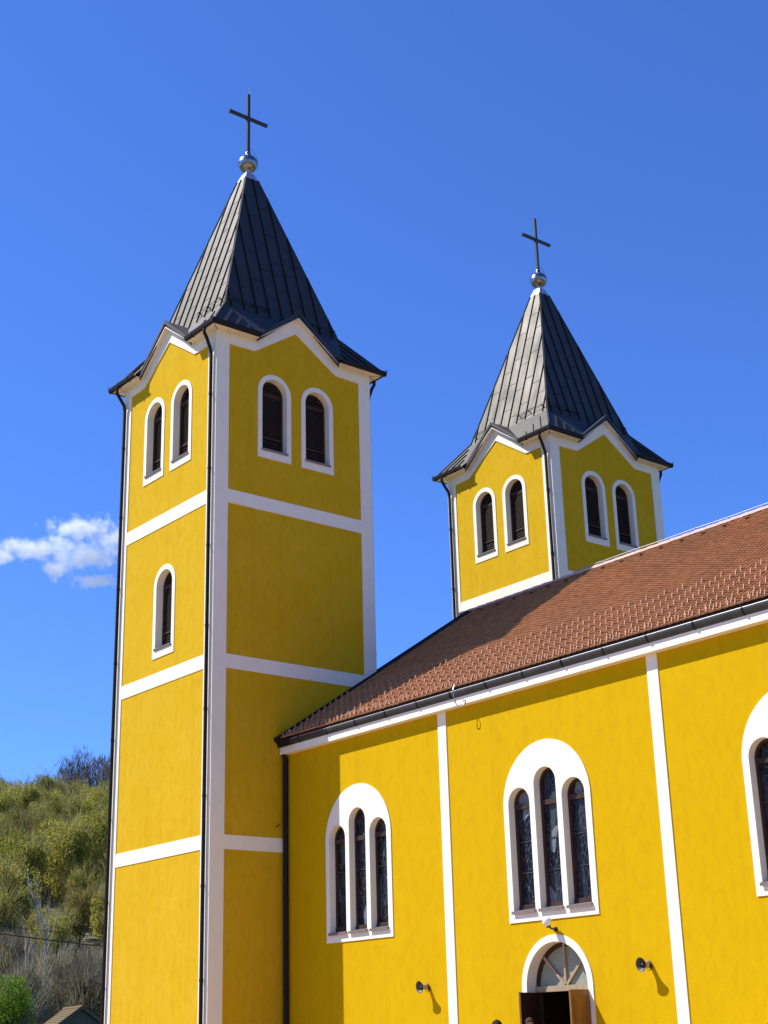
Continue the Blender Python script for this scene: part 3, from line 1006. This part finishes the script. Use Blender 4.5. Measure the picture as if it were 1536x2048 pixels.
# ------------------------------------------------------------------ things on the church wall
def horn_speaker(x, z, label):
    r = tag(empty('horn_loudspeaker', (x, ND, z)), label, 'loudspeaker', 'horn loudspeakers on the nave wall')
    r.scale = (.8, .8, .8)
    d = Vector((-0.06, -1.0, -0.13)).normalized()
    base = Vector((-0.005, -0.115, 0.01))
    b = MB()
    b.lathe(base, [(0.05, -0.04), (0.056, 0.0), (0.056, 0.03), (0.064, 0.07), (0.09, 0.12), (0.128, 0.165), (0.15, 0.185), (0.155, 0.19)], 28, axis=d)
    b.build('horn_bell', M['horn'], r, smooth=True)
    b = MB()
    b.lathe(base, [(0.155, 0.19), (0.148, 0.188), (0.120, 0.160), (0.080, 0.11), (0.05, 0.06), (0.0, 0.06)], 28, axis=d)
    b.lathe(base, [(0.0, 0.155), (0.028, 0.15), (0.034, 0.12), (0.03, 0.07)], 20, axis=d)
    b.build('horn_throat', M['horn_in'], r, smooth=True)
    b = MB()
    b.lathe(base, [(0.0, -0.09), (0.045, -0.088), (0.054, -0.075), (0.054, -0.035)], 20, axis=d)
    b.build('driver_unit', M['horn_in'], r)
    b = MB()
    b.box((-.03, -.012, -.10), (.035, 0.0, .03))
    b.box((-.018, -.13, -.075), (.022, -.01, -.062))
    b.tube([(0.0, -.125, -.07), (-.005, -.13, -.05), (-.005, -.12, 0.0)], 0.012, 6)
    b.build('wall_bracket', M['lamp_iron'], r)
    b = MB()
    b.tube([base + Vector((.02, .06, -.03)), (0.0, -.12, -.11), (0.01, -.06, -.14), (0.015, -.01, -.10)], 0.006, 6)
    b.build('cable', M['lamp_iron'], r)
horn_speaker(5.09, 2.46, 'grey horn loudspeaker on the yellow wall beside the pilaster left of the door')
horn_speaker(11.12, 2.585, 'grey horn loudspeaker on the yellow wall right of the open door')

lamp = tag(empty('wall_lamp', (8.85, ND, 3.33)), 'white glass wall lamp on a dark bracket above the church door', 'lamp')
b = MB()
b.lathe((0, 0, 0), [(0.0, 0.03), (0.045, 0.028), (0.05, 0.0)], 16, axis=(0, -1, 0))
b.tube([(0, -.02, 0.0), (-.01, -.08, 0.01), (-.02, -.12, 0.025), (-.025, -.16, 0.05)], 0.016, 8)
b.lathe((-.025, -.16, 0.04), [(0.0, -.01), (0.042, 0.0), (0.046, 0.02), (0.042, 0.035)], 16, axis=(-.15, -.35, 1))
b.build('lamp_bracket', M['lamp_iron'], lamp)
b = MB()
b.lathe((-.025, -.16, 0.05), [(0.04, 0.015), (0.064, 0.03), (0.08, 0.065), (0.086, 0.10), (0.08, 0.135), (0.062, 0.165), (0.034, 0.182), (0.0, 0.187)], 24, axis=(-.15, -.35, 1))
b.build('lamp_globe', M['opal'], lamp, smooth=True)

# ------------------------------------------------------------------ ground and hill
CX, CY = CAM.x, CAM.y
HD = Vector((-0.899, 0.438, 0))
HE = Vector((0.438, 0.899, 0))
b = MB()
R = 6000
b.add([(-R, -R, 0), (R, -R, 0), (R, R, 0), (-R, R, 0)], [(0, 1, 2, 3)])
tag(b.build('ground', M['grass'], fix=False), kind='structure')
b = MB()
b.add([(-14, -40, 0.004), (50, -40, 0.004), (50, 24, 0.004), (-14, 24, 0.004)], [(0, 1, 2, 3)])
tag(b.build('pavement', M['concrete'], fix=False), kind='structure')

def hill_h(s, t):
    a = max(0.0, s - 148)
    h = a * 0.225 * min(1.0, a / 40)
    top = 60.0
    if h > top - 14:
        k = h - (top - 14)
        h = top - 14 + 14 * (1 - math.exp(-k / 14))
    h += (noise.noise(Vector((s * 0.02, t * 0.02, 3.3))) * 2.2) * min(1, a / 60)
    h *= 1 - 0.00000012 * t * t * t * t / 900 if abs(t) < 100 else 0.98
    return h if a > 0 else -1.5 + 1.5 * 0
def hp(s, t, dz=0.0):
    p = Vector((CX, CY, 0)) + HD * s + HE * t
    return Vector((p.x, p.y, hill_h(s, t) + dz))
b = MB()
ss = [140 + 6 * i for i in range(70)]
ts = [-420 + 12 * i for i in range(71)]
vs = []
for s in ss:
    for t in ts:
        p = hp(s, t)
        if s < 149: p.z = -1.0
        vs.append(p)
n = len(ts)
b.add(vs, [(i * n + j, i * n + j + 1, (i + 1) * n + j + 1, (i + 1) * n + j) for i in range(len(ss) - 1) for j in range(n - 1)])
tag(b.build('hill', M['forest_floor'], smooth=True), kind='structure')

# ------------------------------------------------------------------ trees
def leaf_mat(name, c1, c2, sc=0.45):
    m, nt, bs = nodes_of(name)
    bs.inputs['Roughness'].default_value = 0.85
    bs.inputs['Specular IOR Level'].default_value = 0.15
    g = N(nt, 'ShaderNodeNewGeometry')
    oi = N(nt, 'ShaderNodeObjectInfo')
    nz = N(nt, 'ShaderNodeTexNoise')
    nz.inputs['Scale'].default_value = sc
    nt.links.new(g.outputs['Position'], nz.inputs['Vector'])
    ad = N(nt, 'ShaderNodeMath', operation='ADD')
    nt.links.new(nz.outputs['Fac'], ad.inputs[0])
    ml = N(nt, 'ShaderNodeMath', operation='MULTIPLY_ADD')
    ml.inputs[1].default_value = 0.9
    ml.inputs[2].default_value = -0.45
    nt.links.new(oi.outputs['Random'], ml.inputs[0])
    nt.links.new(ml.outputs[0], ad.inputs[1])
    cr = N(nt, 'ShaderNodeValToRGB')
    cr.color_ramp.elements[0].position = 0.25
    cr.color_ramp.elements[1].position = 0.75
    cr.color_ramp.elements[0].color = (*c1, 1)
    cr.color_ramp.elements[1].color = (*c2, 1)
    nt.links.new(ad.outputs[0], cr.inputs[0])
    nt.links.new(cr.outputs[0], bs.inputs['Base Color'])
    tl = N(nt, 'ShaderNodeBsdfTranslucent')
    nt.links.new(cr.outputs[0], tl.inputs['Color'])
    ms = N(nt, 'ShaderNodeMixShader')
    ms.inputs[0].default_value = 0.5
    nt.links.new(bs.outputs[0], ms.inputs[1])
    nt.links.new(tl.outputs[0], ms.inputs[2])
    nt.links.new(ms.outputs[0], nt.nodes['Material Output'].inputs['Surface'])
    return m
M['leaf_olive'] = leaf_mat('leaf_olive', (0.22, 0.215, 0.028), (0.38, 0.35, 0.06), 0.2)
M['leaf_brown'] = leaf_mat('leaf_brown', (0.18, 0.145, 0.036), (0.30, 0.24, 0.06), 0.2)
M['leaf_green'] = leaf_mat('leaf_green', (0.08, 0.135, 0.016), (0.20, 0.25, 0.03), 0.2)
M['leaf_bright'] = leaf_mat('leaf_bright', (0.12, 0.22, 0.016), (0.31, 0.40, 0.05), 1.2)
M['twig'] = leaf_mat('twig_grey', (0.18, 0.165, 0.11), (0.31, 0.285, 0.20))
M['twig_dark'] = leaf_mat('twig_dark', (0.10, 0.085, 0.075), (0.17, 0.145, 0.125))
M['twig_olive'] = leaf_mat('twig_olive', (0.21, 0.19, 0.06), (0.35, 0.32, 0.11))
M['bark'] = mat('bark', (0.055, 0.045, 0.035), (0.11, 0.09, 0.07), 3, 0.95)
M['birch'] = mat('birch_bark', (0.50, 0.48, 0.45), (0.34, 0.32, 0.29), 3, 0.85)

def tree_meshes(seed, height, rad_, kind, bark, leafm, leaves, twigs, leaf_size=0.24, clear=0.22, trunk_r=0.16, tw=1.0):
    rng = random.Random(seed)
    tr, cr = MB(), MB()
    tips = []
    def grow(p, d, ln, r, depth):
        pts = [p]
        rs = [r]
        q, dd = p.copy(), d.copy()
        for k in range(3):
            dd = (dd + Vector((rng.uniform(-.16, .16), rng.uniform(-.16, .16), rng.uniform(-.02, .16)))).normalized()
            q = q + dd * (ln / 3)
            pts.append(q.copy())
            rs.append(r * (1 - 0.22 * (k + 1)))
        tr.tube(pts, rs, 5 if depth < 2 else 3, cap=False)
        tips.append((pts[-1], dd, depth))
        if depth >= 3: return
        nb = (5 if depth == 0 else 4) if kind != 'slim' else 3
        for k in range(nb):
            a = rng.uniform(0, 2 * math.pi)
            f = rng.uniform(0.35, 1.0)
            i = min(2, int(f * 3))
            st = pts[i].lerp(pts[i + 1], f * 3 - i if f < 1 else 1)
            spread = rng.uniform(.45, .95) if kind in ('bud', 'full') else (rng.uniform(.35, .75) if kind == 'bare' else rng.uniform(.16, .36))
            nd = (dd + Vector((math.cos(a), math.sin(a), 0)) * spread + Vector((0, 0, .25))).normalized()
            grow(st, nd, ln * rng.uniform(.55, .78), r * 0.5, depth + 1)
    h0 = height * clear
    base = Vector((0, 0, -0.8))
    tr.tube([base, (0.02, 0.01, h0 * 0.5), (0, 0.03, h0)], [trunk_r * 1.25, trunk_r, trunk_r * .9], 7, cap=False)
    grow(Vector((0, 0.03, h0 - .05)), Vector((0, 0, 1)), height * 0.42, trunk_r * .85, 0)
    for k in range(4 if kind != 'slim' else 1):
        a = rng.uniform(0, 6.28)
        grow(Vector((0, 0.03, h0 * rng.uniform(.85, 1.05))), Vector((math.cos(a) * .6, math.sin(a) * .6, 1)).normalized(), height * 0.3, trunk_r * .5, 1)
    zc = h0 + (height - h0) * 0.52
    lobes = [(Vector((rng.uniform(-.5, .5) * rad_, rng.uniform(-.5, .5) * rad_, zc + rng.uniform(-.55, .62) * (height - h0) * .5)), rng.uniform(.26, .5) * rad_) for _ in range(15)]
    def inside():
        c, r = rng.choice(lobes)
        while True:
            v = Vector((rng.uniform(-1, 1), rng.uniform(-1, 1), rng.uniform(-1, 1)))
            if .15 < v.length < 1: break
        v = v.normalized() * (v.length ** 0.5)
        return c + Vector((v.x * r, v.y * r, v.z * r * 1.45))
    for _ in range(twigs):
        if rng.random() < .5 and tips:
            t, d, dep = rng.choice(tips)
            p = t + Vector((rng.gauss(0, .3), rng.gauss(0, .3), rng.gauss(0, .3)))
        else:
            p = inside()
            d = Vector((0, 0, 1))
        out = Vector((p.x, p.y, (p.z - zc) * .3))
        dd = (d * .7 + out.normalized() * .5 + Vector((rng.uniform(-.3, .3), rng.uniform(-.3, .3), .45))).normalized()
        s = dd.cross(Vector((rng.uniform(-1, 1), rng.uniform(-1, 1), .2))).normalized() * rng.uniform(.016, .035) * tw
        L = rng.uniform(.6, 1.5)
        cr.add([p - s, p + s, p + dd * L + s * .3, p + dd * L - s * .3], [(0, 1, 2, 3)], 1)
    for _ in range(leaves):
        p = inside()
        n_ = Vector((rng.gauss(0, 1), rng.gauss(0, 1), rng.gauss(.5, 1))).normalized()
        a = n_.orthogonal().normalized()
        a.rotate(Quaternion(n_, rng.uniform(0, 6.28)))
        c = n_.cross(a)
        s = leaf_size * rng.uniform(.5, 1.3)
        cr.add([p - a * s * .5, p + c * s * .32, p + a * s * .5, p - c * s * .32], [(0, 1, 2, 3)], 0)
    def mk(mb, nm, mats):
        me = bpy.data.meshes.new(nm)
        me.from_pydata([tuple(v) for v in mb.v], [], mb.f)
        for x in mats: me.materials.append(x)
        me.polygons.foreach_set('material_index', mb.mi)
        me.update()
        return me
    return mk(tr, 'trunk', [bark]), mk(cr, 'crown', [leafm, M['twig_olive'] if kind == 'bud' else (M['twig_dark'] if tw > 2 else M['twig'])])

PROTO = {
    'olive': [tree_meshes(11 + i, 11.5 + i, 4.2, 'bud', M['bark'], M['leaf_olive'], 6500, 1300, 0.36, tw=1.1) for i in range(4)],
    'brown': [tree_meshes(31 + i, 10.5 + i, 4.3, 'bud', M['bark'], M['leaf_brown'], 5000, 1800, 0.32, tw=1.1) for i in range(2)],
    'green': [tree_meshes(51 + i, 9.5 + i, 3.9, 'bud', M['bark'], M['leaf_green'], 5000, 1200, 0.34) for i in range(2)],
    'bare': [tree_meshes(71 + i, 15 + i, 4.6, 'bare', M['bark'], M['leaf_brown'], 30, 1500, 0.22, tw=2.01) for i in range(3)],
    'brush': [tree_meshes(91 + i, 8.5, 3.6, 'bare', M['bark'], M['leaf_brown'], 1500, 3600, 0.26, 0.1, 0.09) for i in range(3)],
    'birch': [tree_meshes(133, 14.5, 1.7, 'slim', M['birch'], M['leaf_olive'], 120, 260, 0.2, 0.36, 0.19)],
    'bush': [tree_meshes(140, 6.4, 3.2, 'full', M['bark'], M['leaf_bright'], 11000, 500, 0.24, 0.05, 0.1)],
}
KIND = {
    'olive': ('budding_tree', 'olive green budding tree on the wooded hillside', 'olive trees on the hillside'),
    'brown': ('budding_tree', 'brownish half bare tree on the upper part of the hillside', 'brownish trees on the hillside'),
    'green': ('leafy_tree', 'dark green leafy tree on the upper hillside', 'leafy trees on the hillside'),
    'bare': ('bare_tree', 'tall leafless tree standing on the skyline of the hill', 'bare trees on the skyline'),
    'brush': ('bare_tree', 'grey leafless brushy tree at the foot of the hill', 'bare brush at the foot of the hill'),
    'birch': ('birch_tree', 'tall white stemmed birch at the foot of the hill', None),
    'bush': ('leafy_bush', 'bright green leafy bush beside the tiled shed', None),
}
def place_tree(kind, s, t, rng, sc=None, z=None, label=None):
    nm, lab, grp = KIND[kind]
    tm, cm = rng.choice(PROTO[kind])
    p = hp(s, t)
    if p.z < 0: p.z = 0
    r = tag(empty(nm, p, rng.uniform(0, 6.28)), label or lab, 'bush' if kind == 'bush' else 'tree', grp)
    k = sc or rng.uniform(.82, 1.15)
    r.scale = (k, k, k * rng.uniform(.95, 1.1))
    a = bpy.data.objects.new('trunk', tm)
    c = bpy.data.objects.new('crown', cm)
    for o in (a, c):
        COL.objects.link(o)
        o.parent = r
    return r
def px_t(px, s):
    """lateral offset on the hill of image column px (full-resolution) at distance s"""
    return (px - 92.9) / 2922.9 * s * 0.951
rng = random.Random(7)
s = 150.0
row = 0
while s < 415:
    half = 11 + s * 0.052
    t = -half + rng.uniform(0, 4)
    while t < half * 1.15:
        u = (s - 150) / (415 - 150)
        q = rng.random()
        if u < 0.10: kind = 'brush' if q < .85 else 'olive'
        elif u < 0.17: kind = 'brush' if q < .4 else 'olive'
        elif u < 0.68: kind = 'olive' if q < .85 else 'brown'
        elif u < 0.88: kind = 'brown' if q < .4 else ('olive' if q < .8 else 'green')
        else: kind = 'green' if q < .35 else ('brown' if q < .65 else 'olive')
        place_tree(kind, s + rng.uniform(-4, 4), t + rng.uniform(-1.5, 1.5), rng)
        t += rng.uniform(6.4, 9.0) if kind != 'brush' else rng.uniform(3.8, 5.4)
    s += rng.uniform(12, 16) if s > 190 else rng.uniform(7, 9)
    row += 1
# the wood carries on to both sides of what this view shows
rng_side = random.Random(21)
s = 160.0
while s < 415:
    half = 11 + s * 0.052
    u = (s - 150) / 265
    for t0, t1 in ((-half - 16, -half - 5), (half * 1.15 + 5, half * 1.15 + 24)):
        t = t0
        while t < t1:
            q = rng_side.random()
            kind = 'brush' if u < .12 else ('olive' if q < .7 else 'brown')
            place_tree(kind, s + rng_side.uniform(-4, 4), t, rng_side)
            t += rng_side.uniform(7, 9.5)
    s += rng_side.uniform(14, 18)
for px, s, k in ((118, 410, 1.12), (143, 408, 1.2), (166, 405, 1.28), (190, 412, 1.2), (204, 403, 1.22), (226, 407, 1.2), (86, 412, .92), (40, 413, .85), (2, 412, .9), (-40, 411, 1.0), (262, 410, 1.1)):
    place_tree('bare', s, px_t(px, s), rng, k)
place_tree('birch', 158, px_t(104, 158), rng, 1.0)
place_tree('bush', 126, px_t(48, 126), rng, 0.95)

# ------------------------------------------------------------------ shed at the foot of the hill
sd = hp(140, px_t(178, 140))
shed = tag(empty('tiled_shed', (sd.x, sd.y, 0), rad(-13.6)), 'small grey boarded shed with a mossy tiled gable roof below the hill', 'shed')
M['board'] = mat('grey_boards', (0.06, 0.065, 0.05), (0.11, 0.115, 0.09), 4, 0.9, stretch=(6, 6, 0.4))
M['moss_tile'] = mat('mossy_tile', (0.12, 0.065, 0.038), (0.17, 0.14, 0.05), 3.5, 0.9, bump=0.8, bscale=9, bdist=0.08)
hwd, L, ze, za = 2.3, 6.2, 3.1, 4.70
b = MB()
b.add([(0, -hwd, 0), (0, hwd, 0), (0, hwd, ze), (0, 0, za), (0, -hwd, ze), (-L, -hwd, 0), (-L, hwd, 0), (-L, hwd, ze), (-L, 0, za), (-L, -hwd, ze)],
      [(0, 1, 2, 3, 4), (5, 6, 7, 8, 9), (0, 5, 9, 4), (1, 2, 7, 6), (2, 3, 8, 7), (3, 4, 9, 8)])
k = -hwd + 0.2
while k < hwd:
    b.box((0, k - .02, 0), (0.03, k + .02, ze + (za - ze) * (1 - abs(k) / hwd) - .05))
    k += 0.3
b.build('wall', M['board'], shed)
b = MB()
for s in (-1, 1):
    P = [(0.45, 0, za + .1), (-L - .4, 0, za + .1), (-L - .4, s * (hwd + .5), ze - .27), (0.45, s * (hwd + .5), ze - .27)]
    b.hexa(P + [(x, y, z + .14) for x, y, z in P])
    for i in range(12):
        f = (i + .5) / 12
        y, z = s * (hwd + .5) * f, za + .24 + (ze - .27 - za - .1) * f
        b.bar((0.47, y, z), (-L - .42, y, z), 0.05, 0.05, (0, s * .58, .81))
rf = b.build('roof', M['moss_tile'], shed)
b = MB()
b.tube([(0.5, 0, za + .25), (-L - .45, 0, za + .25)], 0.13, 8)
b.build('ridge_cap', M['moss_tile'], rf)
b = MB()
for s in (-1, 1):
    b.bar((0.47, 0, za + .12), (0.47, s * (hwd + .5), ze - .25), 0.05, 0.2, (0, s * .58, .81), sink=.05)
b.build('barge_board', M['bark'], shed)

# ------------------------------------------------------------------ overhead cables
def cable(p0, p1, sag, r, label):
    b = MB()
    pts = []
    for k in range(33):
        f = k / 32
        p = Vector(p0).lerp(Vector(p1), f)
        p.z -= sag * 4 * f * (1 - f)
        pts.append(p)
    b.tube(pts, r, 6)
    tag(b.build('overhead_cable', M['pipe'], fix=False), label, 'cable')
cable((-29.5, -2.7, 7.1), (-19.0, 18.0, 4.0), 0.12, 0.022, 'thick black cable crossing in front of the hill, the lower of two')
cable((-44.0, -5.5, 9.3), (-33.0, 24.0, 5.6), 0.15, 0.013, 'thin dark cable crossing in front of the hill, the upper of two')

# ------------------------------------------------------------------ people at the door (only the tops of their heads reach into the frame)
M['skin'] = mat('skin', (0.50, 0.29, 0.21), (0.56, 0.34, 0.25), 20, 0.55)
M['hair_black'] = mat('dark_hair', (0.012, 0.010, 0.009), (0.03, 0.022, 0.018), 40, 0.8, 0, 0.15, stretch=(1, 1, .2))
M['hair_brown'] = mat('brown_hair', (0.035, 0.02, 0.012), (0.07, 0.04, 0.024), 40, 0.8, 0, 0.15, stretch=(1, 1, .2))
M['coat'] = mat('dark_cloth', (0.03, 0.032, 0.045), (0.045, 0.047, 0.06), 30, 0.9)
M['jeans'] = mat('denim', (0.035, 0.05, 0.09), (0.05, 0.07, 0.12), 30, 0.9)
M['shirt'] = mat('grey_cloth', (0.16, 0.15, 0.15), (0.22, 0.21, 0.2), 30, 0.9)
def person(loc, rz, h, top, hair, label):
    """standing figure: one skinned body, then hair, jacket and trousers as clothing over it"""
    r = tag(empty('person', loc, rz), label, 'person')
    k = h / 1.75
    def skin(name, verts, edges, m, root=0, sub=2):
        me = bpy.data.meshes.new(name)
        me.from_pydata([tuple(Vector(v[:3]) * k) for v in verts], edges, [])
        o = bpy.data.objects.new(name, me)
        COL.objects.link(o)
        o.parent = r
        me.materials.append(m)
        sk = o.modifiers.new('skin', 'SKIN')
        sk.use_smooth_shade = True
        if not me.skin_vertices:
            bm = bmesh.new()
            bm.from_mesh(me)
            bm.verts.layers.skin.verify()
            bm.to_mesh(me)
            bm.free()
        for i, v in enumerate(verts):
            sv = me.skin_vertices[0].data[i]
            sv.radius = (v[3] * k, v[4] * k)
            sv.use_root = (i == root)
        sb = o.modifiers.new('sub', 'SUBSURF')
        sb.levels = sb.render_levels = sub
        return o
    V, E_ = [], []
    def chain(start, pts):
        prev = start
        for p in pts:
            V.append(p)
            if prev is not None: E_.append((prev, len(V) - 1))
            prev = len(V) - 1
        return prev
    chain(None, [(0, 0, .95, .15, .11)])
    sh = chain(0, [(0, 0, 1.12, .135, .10), (0, .005, 1.30, .16, .115), (0, 0, 1.42, .12, .085)])
    nk = chain(sh, [(0, -.005, 1.50, .056, .058), (0, -.02, 1.545, .062, .075), (0, -.022, 1.61, .076, .095), (0, -.015, 1.68, .070, .088), (0, -.01, 1.73, .035, .045)])
    for s in (-1, 1):
        hnd = chain(sh, [(s * .17, 0, 1.40, .058, .06), (s * .215, .02, 1.12, .043, .045), (s * .225, -.05, .90, .034, .036), (s * .225, -.075, .83, .028, .04)])
        for f in range(4):
            chain(hnd, [(s * .222, -.105 + f * .02, .775, .0095, .0095), (s * .215, -.105 + f * .02, .72 - (.012 if f in (1, 2) else 0), .008, .008)])
        chain(hnd, [(s * .205, -.115, .80, .011, .011), (s * .198, -.125, .765, .009, .009)])
        chain(0, [(s * .095, 0, .86, .095, .10), (s * .10, -.01, .48, .062, .065), (s * .10, .02, .10, .042, .045), (s * .105, -.09, .045, .045, .035), (s * .105, -.17, .03, .04, .025)])
    body = skin('body', V, E_, M['skin'])
    # face
    f = MB()
    f.lathe((0, -.10 * k, 1.60 * k), [(0.0, 0.03 * k), (0.010 * k, .018 * k), (0.017 * k, -.012 * k)], 8, axis=(0, -1, -.25))
    for s in (-1, 1):
        f.lathe((s * .077 * k, -.01 * k, 1.615 * k), [(0.0, .012 * k), (.016 * k, .010 * k), (.024 * k, 0), (.02 * k, -.01 * k)], 10, axis=(s, .25, 0))
    f.build('nose_and_ears', M['skin'], body, smooth=True)
    f = MB()
    for s in (-1, 1):
        f.lathe((s * .032 * k, -.093 * k, 1.632 * k), [(0, .012 * k), (.012 * k, .006 * k), (.014 * k, 0)], 10, axis=(s * .15, -1, 0))
        f.bar((s * .016 * k, -.10 * k, 1.652 * k), (s * .05 * k, -.092 * k, 1.655 * k), .008 * k, .008 * k, (0, -1, 0))
    f.build('eyes', M['hair_black'], body, smooth=True)
    f = MB()
    f.bar((-.024 * k, -.102 * k, 1.562 * k), (.024 * k, -.102 * k, 1.562 * k), .014 * k, .010 * k, (0, -1, 0))
    f.build('mouth', mat('lips', (0.40, 0.16, 0.13)), body)
    f = MB()
    rg = random.Random(int(h * 1000))
    for i in range(13):
        for j in range(22):
            pass
    prof = []
    vs, fs = [], []
    na, nb = 20, 10
    for j in range(nb + 1):
        th = j / nb * 1.75
        for i in range(na):
            ph = 2 * math.pi * i / na
            rr = 1 + rg.uniform(-.03, .05)
            x = .088 * math.sin(th) * math.cos(ph) * rr
            y = .108 * math.sin(th) * math.sin(ph) * rr - .012
            z = 1.655 + .112 * math.cos(th) * rr
            if y < -.06 and z < 1.685: z = 1.685 + rg.uniform(0, .006); y = max(y, -.098)
            vs.append((x * k, y * k, z * k))
    for j in range(nb):
        for i in range(na):
            i2 = (i + 1) % na
            fs.append((j * na + i, j * na + i2, (j + 1) * na + i2, (j + 1) * na + i))
    f.add(vs, fs)
    f.build('hair', hair, body, smooth=True)
    V, E_ = [], []
    chain(None, [(0, 0, .90, .17, .13)])
    sh = chain(0, [(0, 0, 1.12, .155, .12), (0, .005, 1.30, .175, .13), (0, 0, 1.425, .125, .095)])
    chain(sh, [(0, 0, 1.475, .068, .068)])
    for s in (-1, 1):
        chain(sh, [(s * .172, 0, 1.40, .072, .075), (s * .217, .02, 1.12, .055, .058), (s * .227, -.045, .915, .045, .048)])
    skin('jacket', V, E_, top)
    V, E_ = [], []
    chain(None, [(0, 0, .95, .16, .12)])
    for s in (-1, 1):
        chain(0, [(s * .097, 0, .86, .105, .11), (s * .10, -.01, .48, .075, .078), (s * .10, .02, .09, .06, .065)])
    skin('trousers', V, E_, M['jeans'])
    f = MB()
    for s in (-1, 1):
        f.tube([(s * .10 * k, .05 * k, .045 * k), (s * .103 * k, -.05 * k, .05 * k), (s * .106 * k, -.20 * k, .04 * k)], [.05 * k, .055 * k, .035 * k], 10)
    f.build('shoes', M['hair_black'], body)
    return r
person((7.80, 1.45, 0), rad(100), 1.74, M['coat'], M['hair_black'], 'dark haired person beside the left door leaf, only the crown of the head showing')
person((8.80, 1.35, 0.055), rad(40), 1.70, M['shirt'], M['hair_brown'], 'person with pale forehead and brown hair in the open doorway')

# ------------------------------------------------------------------ cloud: one small fair weather cloud, a real volume far behind the hill
def cloud():
    c = CAM + Vector((-.851, .421, .314)).normalized() * 900
    m = bpy.data.materials.new('cloud_vapour')
    m.use_nodes = True
    nt = m.node_tree
    nt.nodes.clear()
    out = N(nt, 'ShaderNodeOutputMaterial')
    vol = N(nt, 'ShaderNodeVolumePrincipled')
    vol.inputs['Color'].default_value = (1, 1, 1, 1)
    vol.inputs['Anisotropy'].default_value = 0.0
    tc = N(nt, 'ShaderNodeTexCoord')
    nz0 = N(nt, 'ShaderNodeTexNoise')
    nz0.inputs['Scale'].default_value = 0.07
    nz0.inputs['Detail'].default_value = 2
    nt.links.new(tc.outputs['Object'], nz0.inputs['Vector'])
    wp = N(nt, 'ShaderNodeVectorMath', operation='MULTIPLY_ADD')
    wp.inputs[1].default_value = (14, 8, 9)
    nt.links.new(nz0.outputs['Color'], wp.inputs[0])
    nt.links.new(tc.outputs['Object'], wp.inputs[2])
    last = None
    for cx_, cz_, rx, rz_ in ((6, 12.5, 19, 7.0), (11, -4.5, 22, 7.0), (-24, 1.0, 21, 5), (-43, -2.5, 14, 5), (17, -20.5, 15, 3.6), (30, 4.5, 12, 7.5), (-7, -12, 9, 6), (-6, 3, 9, 5)):
        sb = N(nt, 'ShaderNodeVectorMath', operation='SUBTRACT')
        sb.inputs[1].default_value = (cx_ + 7, 4, cz_ + 4.5)
        nt.links.new(wp.outputs[0], sb.inputs[0])
        dv = N(nt, 'ShaderNodeVectorMath', operation='DIVIDE')
        dv.inputs[1].default_value = (rx, 9, rz_)
        nt.links.new(sb.outputs[0], dv.inputs[0])
        ln_ = N(nt, 'ShaderNodeVectorMath', operation='LENGTH')
        nt.links.new(dv.outputs[0], ln_.inputs[0])
        o1 = N(nt, 'ShaderNodeMath', operation='SUBTRACT')
        o1.inputs[0].default_value = 1.0
        nt.links.new(ln_.outputs['Value'], o1.inputs[1])
        if last is None:
            last = o1
        else:
            mx = N(nt, 'ShaderNodeMath', operation='MAXIMUM')
            nt.links.new(last.outputs[0], mx.inputs[0])
            nt.links.new(o1.outputs[0], mx.inputs[1])
            last = mx
    nz = N(nt, 'ShaderNodeTexNoise')
    nz.inputs['Scale'].default_value = 0.16
    nz.inputs['Detail'].default_value = 6
    nz.inputs['Roughness'].default_value = 0.6
    nt.links.new(tc.outputs['Object'], nz.inputs['Vector'])
    ma = N(nt, 'ShaderNodeMath', operation='MULTIPLY_ADD')
    ma.inputs[1].default_value = 3.2
    ma.inputs[2].default_value = -1.52
    nt.links.new(nz.outputs['Fac'], ma.inputs[0])
    ad = N(nt, 'ShaderNodeMath', operation='ADD')
    nt.links.new(last.outputs[0], ad.inputs[0])
    nt.links.new(ma.outputs[0], ad.inputs[1])
    mr = N(nt, 'ShaderNodeMapRange')
    mr.inputs['From Min'].default_value = 0.0
    mr.inputs['From Max'].default_value = 1.1
    mr.inputs['To Max'].default_value = 0.20
    nt.links.new(ad.outputs[0], mr.inputs['Value'])
    nt.links.new(mr.outputs[0], vol.inputs['Density'])
    nt.links.new(vol.outputs[0], out.inputs['Volume'])
    b = MB()
    b.box((-62, -14, -30), (48, 14, 28))
    o = b.build('cloud', m)
    o.location = c
    o.rotation_euler = (0, 0, math.atan2(rt.y, rt.x))
    tag(o, 'small ragged white cloud in the blue sky just left of the near tower', 'cloud')
cloud()
